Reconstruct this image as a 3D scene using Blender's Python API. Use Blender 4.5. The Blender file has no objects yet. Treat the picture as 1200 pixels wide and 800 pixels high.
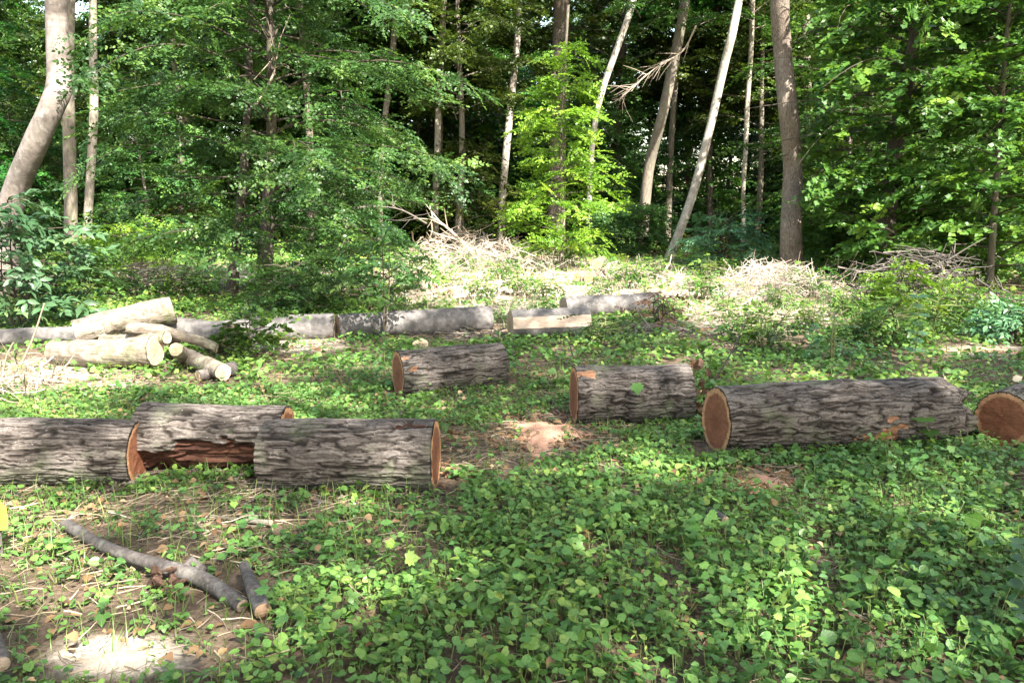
import bpy, math, random
import numpy as np
from mathutils import Vector

RNG = np.random.default_rng(11)
random.seed(5)
C = bpy.context.scene.collection
scn = bpy.context.scene

# ------------------------------------------------------------------ camera model
CAMH, FPX, HOR = 1.6, 942.0, 240.0
PIT = math.atan((400 - HOR) / FPX)
cp, sp = math.cos(PIT), math.sin(PIT)

def raydir(px, py):
    x = (px - 600) / FPX; v = (400 - py) / FPX
    return np.array([x, cp + v * sp, -sp + v * cp])

def vnoise(p, seed=0):
    """smooth value noise, p (n,3) -> about [-1,1]"""
    p = np.asarray(p, dtype=np.float64)
    i = np.floor(p).astype(np.int64); f = p - i
    f = f * f * f * (f * (f * 6 - 15) + 10)
    def h(a, b, c):
        n = (a * 374761393 + b * 668265263 + c * 1274126177 + seed * 974711) & 0xffffffff
        n = ((n ^ (n >> 13)) * 1103515245) & 0xffffffff
        n = ((n ^ (n >> 16)) * 2246822519) & 0xffffffff
        n = n ^ (n >> 15)
        return (n & 0xffffff) / float(0x7fffff) - 1.0
    x, y, z = i[:, 0], i[:, 1], i[:, 2]
    r = 0
    for dx in (0, 1):
        wx = f[:, 0] if dx else 1 - f[:, 0]
        for dy in (0, 1):
            wy = f[:, 1] if dy else 1 - f[:, 1]
            for dz in (0, 1):
                wz = f[:, 2] if dz else 1 - f[:, 2]
                r = r + wx * wy * wz * h(x + dx, y + dy, z + dz)
    return r

def n2(x, y, k, seed=0):
    x = np.atleast_1d(np.asarray(x, float)); y = np.atleast_1d(np.asarray(y, float))
    return vnoise(np.stack([x * k + 37.1, y * k + 11.7, np.full_like(x, 0.5)], 1), seed)

def terr(x, y):
    x = np.atleast_1d(np.asarray(x, float)); y = np.atleast_1d(np.asarray(y, float))
    z = 0.05 * n2(x, y, 0.35, 3) + 0.025 * n2(x, y, 1.3, 4) + 0.008 * n2(x, y, 5.0, 5)
    z = z + 0.012 * np.clip(y - 24, 0, None) + 0.10 * n2(x, y, 0.12, 9) * np.clip((y - 10) / 15, 0, 1)
    return z

def ground(px, py):
    d = raydir(px, py)
    o = np.array([0, 0, CAMH])
    t = .86 * CAMH / max(-d[2], .02)
    prev = t
    for k in range(400):
        q = o + d * t
        if q[2] <= terr(q[0], q[1])[0]:
            break
        prev = t; t += 0.012 * t
    for k in range(10):
        m = 0.5 * (prev + t); q = o + d * m
        if q[2] <= terr(q[0], q[1])[0]: t = m
        else: prev = m
    q = o + d * t
    return np.array([q[0], q[1], terr(q[0], q[1])[0]])

def at(px, py, dep):
    d = raydir(px, py); t = dep / d[1]
    return np.array([0, 0, CAMH]) + d * t

def project(x, y, z):
    rx, ry, rz = x, y, z - CAMH
    df = ry * cp - rz * sp; du = ry * sp + rz * cp
    df = np.maximum(df, 0.05)
    return 600 + FPX * rx / df, 400 - FPX * du / df

def ell(px, py, lst):
    """max over soft ellipses (cx,cy,rx,ry[,w]) : 1 in the middle, 0 outside"""
    r = np.zeros_like(px)
    for e in lst:
        w = e[4] if len(e) > 4 else 1.0
        q = ((px - e[0]) / e[2]) ** 2 + ((py - e[1]) / e[3]) ** 2
        r = np.maximum(r, w * np.clip(1.6 * (1.25 - q), 0, 1))
    return r

SUNEL, SUNAZ = math.radians(45), math.radians(148)        # azimuth from +Y towards +X
TOSUN = np.array([math.sin(SUNAZ) * math.cos(SUNEL), math.cos(SUNAZ) * math.cos(SUNEL), math.sin(SUNEL)])

# ------------------------------------------------------------------ mesh helpers
def mesh(name, V, Fs, mat, attrs=None, smooth=True):
    me = bpy.data.meshes.new(name)
    V = np.ascontiguousarray(V, np.float32)
    if not isinstance(Fs, list): Fs = [Fs]
    Fs = [np.asarray(f, np.int32) for f in Fs if len(f)]
    me.vertices.add(len(V)); me.vertices.foreach_set('co', V.ravel())
    loops = np.concatenate([f.ravel() for f in Fs])
    tot = np.concatenate([np.full(len(f), f.shape[1], np.int32) for f in Fs])
    start = np.concatenate([[0], np.cumsum(tot)[:-1]]).astype(np.int32)
    me.loops.add(len(loops)); me.loops.foreach_set('vertex_index', loops)
    me.polygons.add(len(tot)); me.polygons.foreach_set('loop_start', start)
    try: me.polygons.foreach_set('loop_total', tot)
    except Exception: pass
    me.polygons.foreach_set('use_smooth', np.full(len(tot), smooth, bool))
    if attrs:
        for k, a in attrs.items():
            at_ = me.attributes.new(k, 'FLOAT', 'POINT')
            at_.data.foreach_set('value', np.ascontiguousarray(a, np.float32))
    me.update(calc_edges=True)
    if mat: me.materials.append(mat)
    return me

def obj(name, me, parent=None, loc=(0, 0, 0)):
    o = bpy.data.objects.new(name, me); C.objects.link(o); o.location = loc
    if parent: o.parent = parent
    return o

def tag(o, label, cat=None, group=None, kind=None):
    if label: o['label'] = label
    if cat: o['category'] = cat
    if group: o['group'] = group
    if kind: o['kind'] = kind
    return o

def thing(name, label, cat, loc, group=None):
    o = bpy.data.objects.new(name, None); C.objects.link(o)
    o.location = [float(v) for v in loc]; o.empty_display_size = 0.2
    return tag(o, label, cat, group)

class Acc:
    def __init__(s): s.V = []; s.Q = []; s.T = []; s.A = []; s.n = 0
    def add(s, V, Q=None, T=None, a=0.5):
        V = np.asarray(V, float)
        if Q is not None and len(Q): s.Q.append(np.asarray(Q) + s.n)
        if T is not None and len(T): s.T.append(np.asarray(T) + s.n)
        s.V.append(V); s.A.append(np.broadcast_to(a, (len(V),)).astype(float)); s.n += len(V)
    def build(s, name, mat, smooth=True, off=None):
        V = np.concatenate(s.V)
        if off is not None: V = V - np.asarray(off)
        Fs = []
        if s.Q: Fs.append(np.concatenate(s.Q))
        if s.T: Fs.append(np.concatenate(s.T))
        return mesh(name, V, Fs, mat, {'rnd': np.concatenate(s.A)}, smooth)

def frames(P):
    P = np.asarray(P, float)
    T = np.gradient(P, axis=0); T /= np.linalg.norm(T, axis=1)[:, None] + 1e-9
    ref = np.array([0.0, 0, 1.0]) if abs(T[0][2]) < 0.9 else np.array([0.0, -1.0, 0])
    U = []
    u = np.cross(T[0], np.cross(ref, T[0])); u /= np.linalg.norm(u)
    for t in T:
        u = u - t * np.dot(u, t); u /= np.linalg.norm(u) + 1e-9
        U.append(u)
    U = np.array(U); W = np.cross(T, U)
    return T, U, W

def tube(acc, P, R, n=8, a=0.5, rough=0.0, seed=0, cap=True, lobes=0.0):
    P = np.asarray(P, float); R = np.broadcast_to(np.asarray(R, float), (len(P),))
    T, U, W = frames(P)
    th = np.arange(n) * 2 * math.pi / n
    c, s = np.cos(th), np.sin(th)
    rad = np.repeat(R[:, None], n, 1)
    V = P[:, None] + rad[..., None] * (U[:, None] * c[None, :, None] + W[:, None] * s[None, :, None])
    if rough > 0:
        q = V.reshape(-1, 3)
        rr = rough * (vnoise(q * [7, 7, 3], seed) * .6 + vnoise(q * [22, 22, 8], seed + 1) * .4).reshape(rad.shape)
        rad = rad * (1 + rr)
        V = P[:, None] + rad[..., None] * (U[:, None] * c[None, :, None] + W[:, None] * s[None, :, None])
    m = len(P); i = np.arange(m - 1)[:, None] * n; j = np.arange(n)[None]; k = (j + 1) % n
    Q = np.stack([i + j, i + k, i + n + k, i + n + j], -1).reshape(-1, 4)
    V = V.reshape(-1, 3); Tt = None
    if cap:
        V = np.concatenate([V, P[:1], P[-1:]]); a0, a1 = m * n, m * n + 1
        jj = np.arange(n); kk = (jj + 1) % n
        Tt = np.concatenate([np.stack([kk, jj, np.full(n, a0)], 1), np.stack([(m - 1) * n + jj, (m - 1) * n + kk, np.full(n, a1)], 1)])
    acc.add(V, Q, Tt, a)

def resample(P, R, k):
    """Catmull-Rom through points"""
    P = np.asarray(P, float); R = np.asarray(R, float)
    X = np.concatenate([P, R[:, None]], 1)
    X = np.concatenate([2 * X[:1] - X[1:2], X, 2 * X[-1:] - X[-2:-1]])
    out = []
    for i in range(1, len(X) - 2):
        for t in np.arange(k) / k:
            p0, p1, p2, p3 = X[i - 1], X[i], X[i + 1], X[i + 2]
            out.append(0.5 * (2 * p1 + (p2 - p0) * t + (2 * p0 - 5 * p1 + 4 * p2 - p3) * t * t + (3 * p1 - p0 - 3 * p2 + p3) * t ** 3))
    out.append(X[-2]); out = np.array(out)
    return out[:, :3], out[:, 3]

def basis(t, n, s=1.0):
    """rows k: columns (side, t, n) scaled"""
    t = t / (np.linalg.norm(t, axis=-1, keepdims=True) + 1e-9)
    n = n - t * np.sum(n * t, -1, keepdims=True); n /= np.linalg.norm(n, axis=-1, keepdims=True) + 1e-9
    b = np.cross(t, n)
    M = np.stack([b, t, n], -1)
    return M * np.asarray(s)[..., None, None] if np.ndim(s) else M * s

def inst(tv, tf, M, P, rnd, tr=None):
    k, n = len(P), len(tv)
    V = (np.einsum('kij,nj->kni', M, tv) + P[:, None]).reshape(-1, 3)
    F = (tf[None] + (np.arange(k) * n)[:, None, None]).reshape(-1, tf.shape[1])
    A = np.repeat(rnd, n)
    if tr is not None: A = A + np.tile(tr, k)
    return V, F, A

# ------------------------------------------------------------------ materials
def newmat(name):
    m = bpy.data.materials.new(name); m.use_nodes = True
    nt = m.node_tree; nt.nodes.clear()
    out = nt.nodes.new('ShaderNodeOutputMaterial')
    return m, nt, out

def N(nt, t, **kw):
    n = nt.nodes.new(t)
    for k, v in kw.items(): setattr(n, k, v)
    return n

def ramp(nt, stops, fac=None):
    r = N(nt, 'ShaderNodeValToRGB'); e = r.color_ramp.elements
    while len(e) < len(stops): e.new(0.5)
    for q, (p, c) in zip(e, stops): q.position = p; q.color = (*c, 1)
    if fac is not None: nt.links.new(fac, r.inputs[0])
    return r

def noise(nt, vec, scale, detail=4, rough=.55):
    n = N(nt, 'ShaderNodeTexNoise'); n.inputs['Scale'].default_value = scale
    n.inputs['Detail'].default_value = detail; n.inputs['Roughness'].default_value = rough
    if vec is not None: nt.links.new(vec, n.inputs['Vector'])
    return n

def mapping(nt, scale, coord='Object'):
    tc = N(nt, 'ShaderNodeTexCoord'); mp = N(nt, 'ShaderNodeMapping')
    mp.inputs['Scale'].default_value = scale
    nt.links.new(tc.outputs[coord], mp.inputs['Vector']); return mp.outputs[0]

def mixc(nt, fac, a, b, mode='MIX'):
    m = N(nt, 'ShaderNodeMix', data_type='RGBA', blend_type=mode)
    for s, v in ((m.inputs[0], fac), (m.inputs[6], a), (m.inputs[7], b)):
        if hasattr(v, 'links'): nt.links.new(v, s)
        elif isinstance(v, (int, float)): s.default_value = v
        else: s.default_value = (*v, 1)
    return m.outputs[2]

def princ(nt, out, col, rough=.7, spec=.3, bump=None, bstr=.3, bdist=.01):
    b = N(nt, 'ShaderNodeBsdfPrincipled')
    if hasattr(col, 'links'): nt.links.new(col, b.inputs['Base Color'])
    else: b.inputs['Base Color'].default_value = (*col, 1)
    b.inputs['Roughness'].default_value = rough
    b.inputs['Specular IOR Level'].default_value = spec
    if bump is not None:
        bn = N(nt, 'ShaderNodeBump'); bn.inputs['Strength'].default_value = bstr; bn.inputs['Distance'].default_value = bdist
        nt.links.new(bump, bn.inputs['Height']); nt.links.new(bn.outputs[0], b.inputs['Normal'])
    nt.links.new(b.outputs[0], out.inputs[0]); return b

def leafmat(name, stops, trans=.4, rough=.42, spec=.35, hue=.06, veins=False):
    m, nt, out = newmat(name)
    a = N(nt, 'ShaderNodeAttribute', attribute_name='rnd')
    r = ramp(nt, stops, a.outputs['Fac'])
    oi = N(nt, 'ShaderNodeObjectInfo')
    hs = N(nt, 'ShaderNodeHueSaturation')
    mr = N(nt, 'ShaderNodeMapRange'); mr.inputs[3].default_value = .5 - hue * .35; mr.inputs[4].default_value = .5 + hue * .35
    mv = N(nt, 'ShaderNodeMapRange'); mv.inputs[3].default_value = .62; mv.inputs[4].default_value = 1.3
    nt.links.new(oi.outputs['Random'], mr.inputs[0]); nt.links.new(oi.outputs['Random'], mv.inputs[0])
    nt.links.new(mr.outputs[0], hs.inputs['Hue']); nt.links.new(mv.outputs[0], hs.inputs['Value'])
    lc = r.outputs[0]; hgt = None
    if veins:
        def M(op, a, b=None, c=None):
            q = N(nt, 'ShaderNodeMath', operation=op)
            for k, v in enumerate((a, b, c)):
                if v is None: continue
                if hasattr(v, 'links'): nt.links.new(v, q.inputs[k])
                else: q.inputs[k].default_value = v
            return q.outputs[0]
        lx = N(nt, 'ShaderNodeAttribute', attribute_name='lx').outputs['Fac']; ly = N(nt, 'ShaderNodeAttribute', attribute_name='ly').outputs['Fac']
        ax = M('ABSOLUTE', lx)
        mid = M('SUBTRACT', 1.0, M('MULTIPLY', ax, 22.0)); mid.node.use_clamp = True
        sd = M('SINE', M('MULTIPLY', M('SUBTRACT', ly, M('MULTIPLY', ax, .9)), 34.0)); sv = M('MULTIPLY', M('SUBTRACT', sd, .72), 3.0); sv.node.use_clamp = True
        vn = M('MAXIMUM', mid, M('MULTIPLY', sv, .55))
        bl = noise(nt, mapping(nt, (1, 1, 1)), 90, 3, .6)
        lc = mixc(nt, .55, lc, ramp(nt, [(.3, (.62, .66, .6)), (.7, (1.3, 1.22, 1.1))], bl.outputs[0]).outputs[0], 'MULTIPLY')
        lc = mixc(nt, M('MULTIPLY', vn, .35), lc, (.24, .33, .12))
        hgt = M('SUBTRACT', M('MULTIPLY', bl.outputs[0], .5), vn)
    nt.links.new(lc, hs.inputs['Color'])
    b = N(nt, 'ShaderNodeBsdfPrincipled'); b.inputs['Roughness'].default_value = rough; b.inputs['Specular IOR Level'].default_value = spec
    nt.links.new(hs.outputs[0], b.inputs['Base Color'])
    if hgt is not None:
        bn = N(nt, 'ShaderNodeBump'); bn.inputs['Strength'].default_value = .6; bn.inputs['Distance'].default_value = .003
        nt.links.new(hgt, bn.inputs['Height']); nt.links.new(bn.outputs[0], b.inputs['Normal'])
    t = N(nt, 'ShaderNodeBsdfTranslucent')
    tc = mixc(nt, .6, hs.outputs[0], (1.25, 1.3, .5), 'MULTIPLY')
    nt.links.new(tc, t.inputs[0])
    mx = N(nt, 'ShaderNodeMixShader'); mx.inputs[0].default_value = trans
    nt.links.new(b.outputs[0], mx.inputs[1]); nt.links.new(t.outputs[0], mx.inputs[2])
    nt.links.new(mx.outputs[0], out.inputs[0])
    return m

L_DARK = leafmat('leaf_forest', [(0, (.020, .052, .010)), (.5, (.045, .10, .017)), (1, (.10, .175, .025))], hue=.16)
L_MID = leafmat('leaf_hornbeam', [(0, (.025, .068, .02)), (.55, (.055, .13, .032)), (1, (.115, .205, .04))], hue=.04)
L_BRIGHT = leafmat('leaf_young', [(0, (.06, .125, .014)), (.5, (.12, .21, .022)), (1, (.21, .30, .035))], trans=.45, hue=.02)
L_MAPLE = leafmat('leaf_maple', [(0, (.03, .08, .017)), (.6, (.075, .165, .028)), (1, (.15, .25, .035))], hue=.05)
L_BLUE = leafmat('leaf_elder', [(0, (.045, .115, .05)), (.6, (.085, .18, .08)), (1, (.15, .25, .09))], hue=.04, trans=.3)
L_COVER = leafmat('leaf_cover', [(0, (.030, .084, .022)), (.3, (.074, .186, .042)), (.65, (.138, .275, .055)), (1, (.29, .39, .08))], hue=.0, trans=.35, rough=.40, spec=.45, veins=True)
L_GRASS = leafmat('grass_blade', [(0, (.05, .11, .02)), (.6, (.11, .18, .035)), (1, (.22, .24, .07))], hue=0, trans=.35)
L_DRY = leafmat('dry_leaf', [(0, (.08, .045, .025)), (.5, (.19, .115, .06)), (1, (.34, .24, .14))], hue=0, trans=.15, rough=.7, spec=.15)
L_STRAW = leafmat('straw', [(0, (.12, .09, .062)), (.5, (.30, .235, .165)), (1, (.58, .51, .40))], hue=0, trans=.1, rough=.75, spec=.15)
L_SHADE = leafmat('leaf_canopy', [(0, (.03, .08, .015)), (1, (.09, .17, .03))], hue=.02, trans=.45)
L_RUST = leafmat('rust_leaf', [(0, (.06, .03, .016)), (.6, (.13, .065, .034)), (1, (.22, .13, .07))], hue=0, trans=.2, rough=.6)

def twigmat(name, c0, c1, c2):
    m, nt, out = newmat(name)
    a = N(nt, 'ShaderNodeAttribute', attribute_name='rnd')
    r = ramp(nt, [(0, c0), (.5, c1), (1, c2)], a.outputs['Fac'])
    n = noise(nt, mapping(nt, (1, 1, 1)), 40, 3)
    c = mixc(nt, .35, r.outputs[0], ramp(nt, [(.3, (.4, .4, .4)), (.7, (1.3, 1.3, 1.3))], n.outputs[0]).outputs[0], 'MULTIPLY')
    princ(nt, out, c, .8, .2, n.outputs[0], .4, .004); return m
M_TWIG = twigmat('dead_twig', (.10, .075, .055), (.24, .19, .145), (.46, .39, .32))
M_PALETWIG = twigmat('bleached_twig', (.16, .125, .095), (.33, .28, .225), (.56, .50, .43))
M_GREYTWIG = twigmat('shaded_grey_twig', (.035, .03, .025), (.085, .073, .062), (.19, .165, .145))  # grey wood, tone also lowered to put the right heap in shade
M_STEM = twigmat('green_stem', (.05, .08, .025), (.10, .12, .04), (.16, .15, .07))
M_BROWNSTEM = twigmat('brown_stem', (.025, .02, .015), (.05, .041, .03), (.09, .075, .058))

def barkmat(name, cols, sc=(14, 14, 3), lichen=None, moss=0.0, bstr=.5, bd=.012, rough=.85, bands=False, streak=False):
    m, nt, out = newmat(name)
    v = mapping(nt, sc)
    n = noise(nt, v, 1.6, 6, .65); n3 = noise(nt, mapping(nt, (1.2, 1.2, .5)), 1.5, 4, .6)
    c = ramp(nt, [(.25, cols[0]), (.5, cols[1]), (.75, cols[2])], n.outputs[0]).outputs[0]
    c = mixc(nt, .6, c, ramp(nt, [(.3, (.55, .55, .55)), (.7, (1.25, 1.22, 1.18))], n3.outputs[0]).outputs[0], 'MULTIPLY')
    if lichen:
        n4 = noise(nt, mapping(nt, (5, 5, 4)), 1.6, 5, .7)
        c = mixc(nt, ramp(nt, [(.56, (0, 0, 0)), (.64, (.8, .8, .8))], n4.outputs[0]).outputs[0], c, lichen)
    if moss:
        n5 = noise(nt, mapping(nt, (3, 3, 1.5)), 1.3, 5, .7)
        c = mixc(nt, ramp(nt, [(.5, (0, 0, 0)), (.68, (moss,) * 3)], n5.outputs[0]).outputs[0], c, (.07, .09, .03))
    h = n.outputs[0]
    if streak:
        ns = noise(nt, mapping(nt, (3, 26, 30)), 1.4, 5, .7)
        c = mixc(nt, .8, c, ramp(nt, [(.34, (.38, .33, .28)), (.5, (1.0, 1.0, 1.0)), (.7, (1.2, 1.18, 1.15))], ns.outputs[0]).outputs[0], 'MULTIPLY'); h = ns.outputs[0]
    if bands:
        nb = noise(nt, mapping(nt, (1.5, 1.5, 22)), 1.2, 3, .6)
        c = mixc(nt, ramp(nt, [(.55, (0, 0, 0)), (.62, (.35, .35, .35))], nb.outputs[0]).outputs[0], c, (.09, .08, .07))
    princ(nt, out, c, rough, .2, h, bstr, bd); return m
B_BEECH = barkmat('smooth_grey_bark', [(.085, .07, .063), (.155, .132, .12), (.225, .197, .18)], (9, 9, 7), lichen=(.24, .22, .20), moss=.2, bstr=.5, bd=.012, bands=True)
B_ASH = barkmat('pale_grey_bark', [(.13, .11, .088), (.24, .21, .17), (.36, .325, .27)], (18, 18, 5), lichen=(.36, .34, .28), bstr=.8, bd=.015, moss=.5)
B_WHITE = barkmat('bleached_trunk_bark', [(.16, .14, .115), (.29, .26, .22), (.42, .385, .335)], (18, 18, 5), lichen=(.46, .44, .38), bstr=.8, bd=.012)
B_OAK = barkmat('furrowed_brown_bark', [(.035, .027, .021), (.15, .12, .098), (.29, .245, .205)], (30, 30, 5), bstr=1., bd=.035, lichen=(.20, .19, .15))
B_DARK = barkmat('dark_brown_bark', [(.022, .018, .014), (.06, .05, .04), (.12, .10, .085)], (20, 20, 5), bstr=.9, bd=.02, moss=.4)  # dark bark of the hornbeam and large maple trunks
B_FOREST = barkmat('dark_forest_bark', [(.07, .058, .045), (.14, .12, .095), (.22, .195, .16)], (16, 16, 4), moss=.55)
B_GREYLOG = barkmat('grey_log_bark', [(.05, .046, .044), (.098, .091, .088), (.155, .145, .138)], (10, 10, 10), lichen=(.17, .16, .15), bstr=.35, bd=.006)
B_PALELOG = barkmat('pale_log_bark', [(.085, .068, .052), (.18, .15, .12), (.28, .245, .20)], (8, 8, 8), lichen=(.36, .33, .28), moss=.55, bstr=.9, bd=.015, streak=True)
B_BRANCH = barkmat('grey_branch_bark', [(.035, .03, .027), (.075, .065, .06), (.13, .115, .106)], (30, 30, 30), lichen=(.15, .14, .125), bstr=.8, bd=.004)

def logbark():
    """rough bark: colour follows the furrow depth attribute of the mesh"""
    m, nt, out = newmat('rough_log_bark')
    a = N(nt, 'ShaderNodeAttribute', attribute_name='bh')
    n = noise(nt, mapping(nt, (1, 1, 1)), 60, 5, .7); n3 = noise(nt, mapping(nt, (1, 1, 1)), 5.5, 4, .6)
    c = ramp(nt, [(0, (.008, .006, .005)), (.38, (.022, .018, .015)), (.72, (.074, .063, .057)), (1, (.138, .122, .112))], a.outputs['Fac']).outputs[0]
    c = mixc(nt, .75, c, ramp(nt, [(.3, (.45, .45, .45)), (.7, (1.35, 1.33, 1.3))], n.outputs[0]).outputs[0], 'MULTIPLY')
    c = mixc(nt, .45, c, ramp(nt, [(.35, (.6, .56, .52)), (.65, (1.2, 1.2, 1.2))], n3.outputs[0]).outputs[0], 'MULTIPLY')
    n4 = noise(nt, mapping(nt, (1, 1, 1)), 38, 4, .7)
    c = mixc(nt, ramp(nt, [(.66, (0, 0, 0)), (.72, (.75, .75, .75))], n4.outputs[0]).outputs[0], c, (.33, .31, .29))
    n5 = noise(nt, mapping(nt, (1, 1, 1)), 3.5, 4, .7)
    c = mixc(nt, ramp(nt, [(.52, (0, 0, 0)), (.66, (.35, .35, .35))], n5.outputs[0]).outputs[0], c, (.12, .14, .08))
    princ(nt, out, c, .88, .15, n.outputs[0], .5, .006); return m
B_LOG = logbark()

def woodface(name, core, mid, rim, ringscale=34, crack=.6):
    m, nt, out = newmat(name)
    a = N(nt, 'ShaderNodeAttribute', attribute_name='rr')
    n = noise(nt, mapping(nt, (1, 1, 1)), 9, 4, .6)
    ad = N(nt, 'ShaderNodeMath', operation='MULTIPLY_ADD'); ad.inputs[1].default_value = .10
    nt.links.new(n.outputs[0], ad.inputs[0]); nt.links.new(a.outputs['Fac'], ad.inputs[2])
    c = ramp(nt, [(.05, core), (.55, mid), (.86, mid), (.93, rim), (1, rim)], ad.outputs[0]).outputs[0]
    sn = N(nt, 'ShaderNodeMath', operation='MULTIPLY'); sn.inputs[1].default_value = ringscale * 6.28
    s2 = N(nt, 'ShaderNodeMath', operation='SINE')
    nt.links.new(ad.outputs[0], sn.inputs[0]); nt.links.new(sn.outputs[0], s2.inputs[0])
    c = mixc(nt, .3, c, ramp(nt, [(0, (.6, .55, .5)), (1, (1.15, 1.15, 1.15))], s2.outputs[0]).outputs[0], 'MULTIPLY')
    n2_ = noise(nt, mapping(nt, (1, 1, 1)), 45, 5, .75)
    c = mixc(nt, crack, c, ramp(nt, [(.3, (.5, .48, .45)), (.65, (1.2, 1.2, 1.2))], n2_.outputs[0]).outputs[0], 'MULTIPLY')
    an = N(nt, 'ShaderNodeAttribute', attribute_name='an'); cb = N(nt, 'ShaderNodeCombineXYZ')
    nt.links.new(an.outputs['Fac'], cb.inputs[0]); nt.links.new(a.outputs['Fac'], cb.inputs[1])
    n8 = noise(nt, cb.outputs[0], 1.6, 2, .5)
    c = mixc(nt, .75, c, ramp(nt, [(.30, (.22, .18, .15)), (.36, (1, 1, 1))], n8.outputs[0]).outputs[0], 'MULTIPLY')
    n6 = noise(nt, mapping(nt, (3, 14, 110)), 1.0, 3, .6)          # saw marks across the cut
    c = mixc(nt, .5, c, ramp(nt, [(.35, (.68, .64, .6)), (.6, (1.12, 1.12, 1.12))], n6.outputs[0]).outputs[0], 'MULTIPLY')
    princ(nt, out, c, .8, .2, n6.outputs[0], .6, .006); return m
W_RED = woodface('red_cut_wood', (.125, .046, .022), (.175, .070, .036), (.36, .195, .10))
W_PALE = woodface('pale_cut_wood', (.27, .19, .115), (.36, .27, .18), (.42, .33, .23), 14)
W_GREY = woodface('grey_cut_wood', (.22, .17, .13), (.30, .24, .19), (.34, .28, .22), 14)
W_PEELEND = woodface('weathered_cut_wood', (.20, .13, .085), (.27, .18, .12), (.30, .21, .15), 10)
W_ORANGE = woodface('orange_cut_wood', (.45, .24, .10), (.58, .36, .17), (.62, .42, .22), 10)

def woodside(name, cols, sc=(2, 40, 40)):
    m, nt, out = newmat(name)
    n = noise(nt, mapping(nt, sc), 1.5, 6, .7)
    c = ramp(nt, [(.25, cols[0]), (.5, cols[1]), (.75, cols[2])], n.outputs[0]).outputs[0]
    princ(nt, out, c, .8, .2, n.outputs[0], .7, .01); return m
W_ROT = woodside('dark_rotten_wood', [(.012, .006, .004), (.045, .018, .011), (.12, .052, .03)])
W_PEEL = woodside('peeled_orange_wood', [(.07, .034, .02), (.20, .10, .055), (.33, .19, .115)])
W_SPLIT = woodside('fresh_split_wood', [(.24, .17, .12), (.38, .29, .22), (.46, .37, .30)])

def sawmat(name, cols):
    m, nt, out = newmat(name)
    n = noise(nt, mapping(nt, (1, 1, 1)), 150, 6, .85); n3 = noise(nt, mapping(nt, (1, 1, 1)), 6, 4, .6)
    c = ramp(nt, [(.3, cols[0]), (.5, cols[1]), (.72, cols[2])], n.outputs[0]).outputs[0]
    c = mixc(nt, .7, c, ramp(nt, [(.3, (.55, .5, .45)), (.65, (1.15, 1.15, 1.15))], n3.outputs[0]).outputs[0], 'MULTIPLY')
    princ(nt, out, c, .95, .1, n.outputs[0], .8, .01); return m
S_ORANGE = sawmat('orange_sawdust', [(.29, .14, .09), (.50, .28, .19), (.64, .42, .31)])
S_PALE = sawmat('pale_sawdust', [(.16, .13, .10), (.30, .26, .215), (.42, .38, .325)])

# ground
BARE = [(640, 512, 90, 26), (560, 530, 110, 26), (230, 605, 150, 34, .85), (310, 585, 120, 16, .8), (190, 640, 90, 32, .8), (140, 768, 110, 36), (470, 640, 50, 55, .6), (860, 388, 120, 24, .6), (700, 378, 90, 18, .5), (1060, 385, 90, 20, .35), (540, 375, 90, 12, .6),
        (962, 668, 26, 48, .8), (897, 567, 58, 21), (530, 388, 130, 14), (355, 405, 80, 14, .7), (50, 440, 120, 22, .7), (640, 335, 230, 42, .76),
        (890, 355, 125, 48, .76), (1150, 411, 50, 6), (830, 570, 40, 20, .5), (1190, 540, 20, 30, .5), (140, 690, 190, 110, .6), (420, 620, 150, 60, .4), (960, 610, 40, 30, .5), (780, 660, 40, 30, .5), (290, 730, 40, 30, .5), (30, 735, 40, 40, .5), (640, 440, 30, 40, .4), (500, 590, 60, 25, .7),(20,590,30,20,.7)]
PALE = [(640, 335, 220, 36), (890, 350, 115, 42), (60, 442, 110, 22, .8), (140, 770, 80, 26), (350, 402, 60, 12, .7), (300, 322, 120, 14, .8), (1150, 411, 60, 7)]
def groundmat():
    m, nt, out = newmat('forest_soil')
    n = noise(nt, mapping(nt, (1, 1, 1)), 28, 8, .75); n3 = noise(nt, mapping(nt, (1, 1, 1)), 1.3, 4, .6)
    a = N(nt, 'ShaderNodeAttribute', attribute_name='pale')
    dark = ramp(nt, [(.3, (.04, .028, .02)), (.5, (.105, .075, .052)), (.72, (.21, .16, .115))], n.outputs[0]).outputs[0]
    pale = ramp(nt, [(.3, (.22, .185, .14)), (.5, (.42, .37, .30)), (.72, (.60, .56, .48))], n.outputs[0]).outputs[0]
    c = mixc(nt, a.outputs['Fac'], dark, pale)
    c = mixc(nt, .6, c, ramp(nt, [(.3, (.6, .6, .6)), (.7, (1.2, 1.2, 1.2))], n3.outputs[0]).outputs[0], 'MULTIPLY')
    princ(nt, out, c, .95, .1, n.outputs[0], .8, .02); return m
def axis_grid():
    ys = np.concatenate([np.linspace(-200, -6, 30), np.linspace(-5, 10, 190)[:], np.linspace(10.2, 32, 120), np.linspace(34, 110, 40), np.linspace(120, 400, 20)])
    xs = np.concatenate([np.linspace(-300, -40, 16), np.linspace(-38, -10, 36), np.linspace(-9.8, 9.8, 230), np.linspace(10, 38, 36), np.linspace(40, 300, 16)])
    return xs, ys
xs, ys = axis_grid()
X, Y = np.meshgrid(xs, ys); x_, y_ = X.ravel(), Y.ravel()
z_ = terr(x_, y_)
px_, py_ = project(x_, y_, z_)
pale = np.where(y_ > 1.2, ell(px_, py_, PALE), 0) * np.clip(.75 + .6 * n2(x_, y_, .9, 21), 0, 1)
nx, ny = len(xs), len(ys)
ii = np.arange(ny - 1)[:, None] * nx + np.arange(nx - 1)[None]
Fq = np.stack([ii, ii + 1, ii + nx + 1, ii + nx], -1).reshape(-1, 4)
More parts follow.
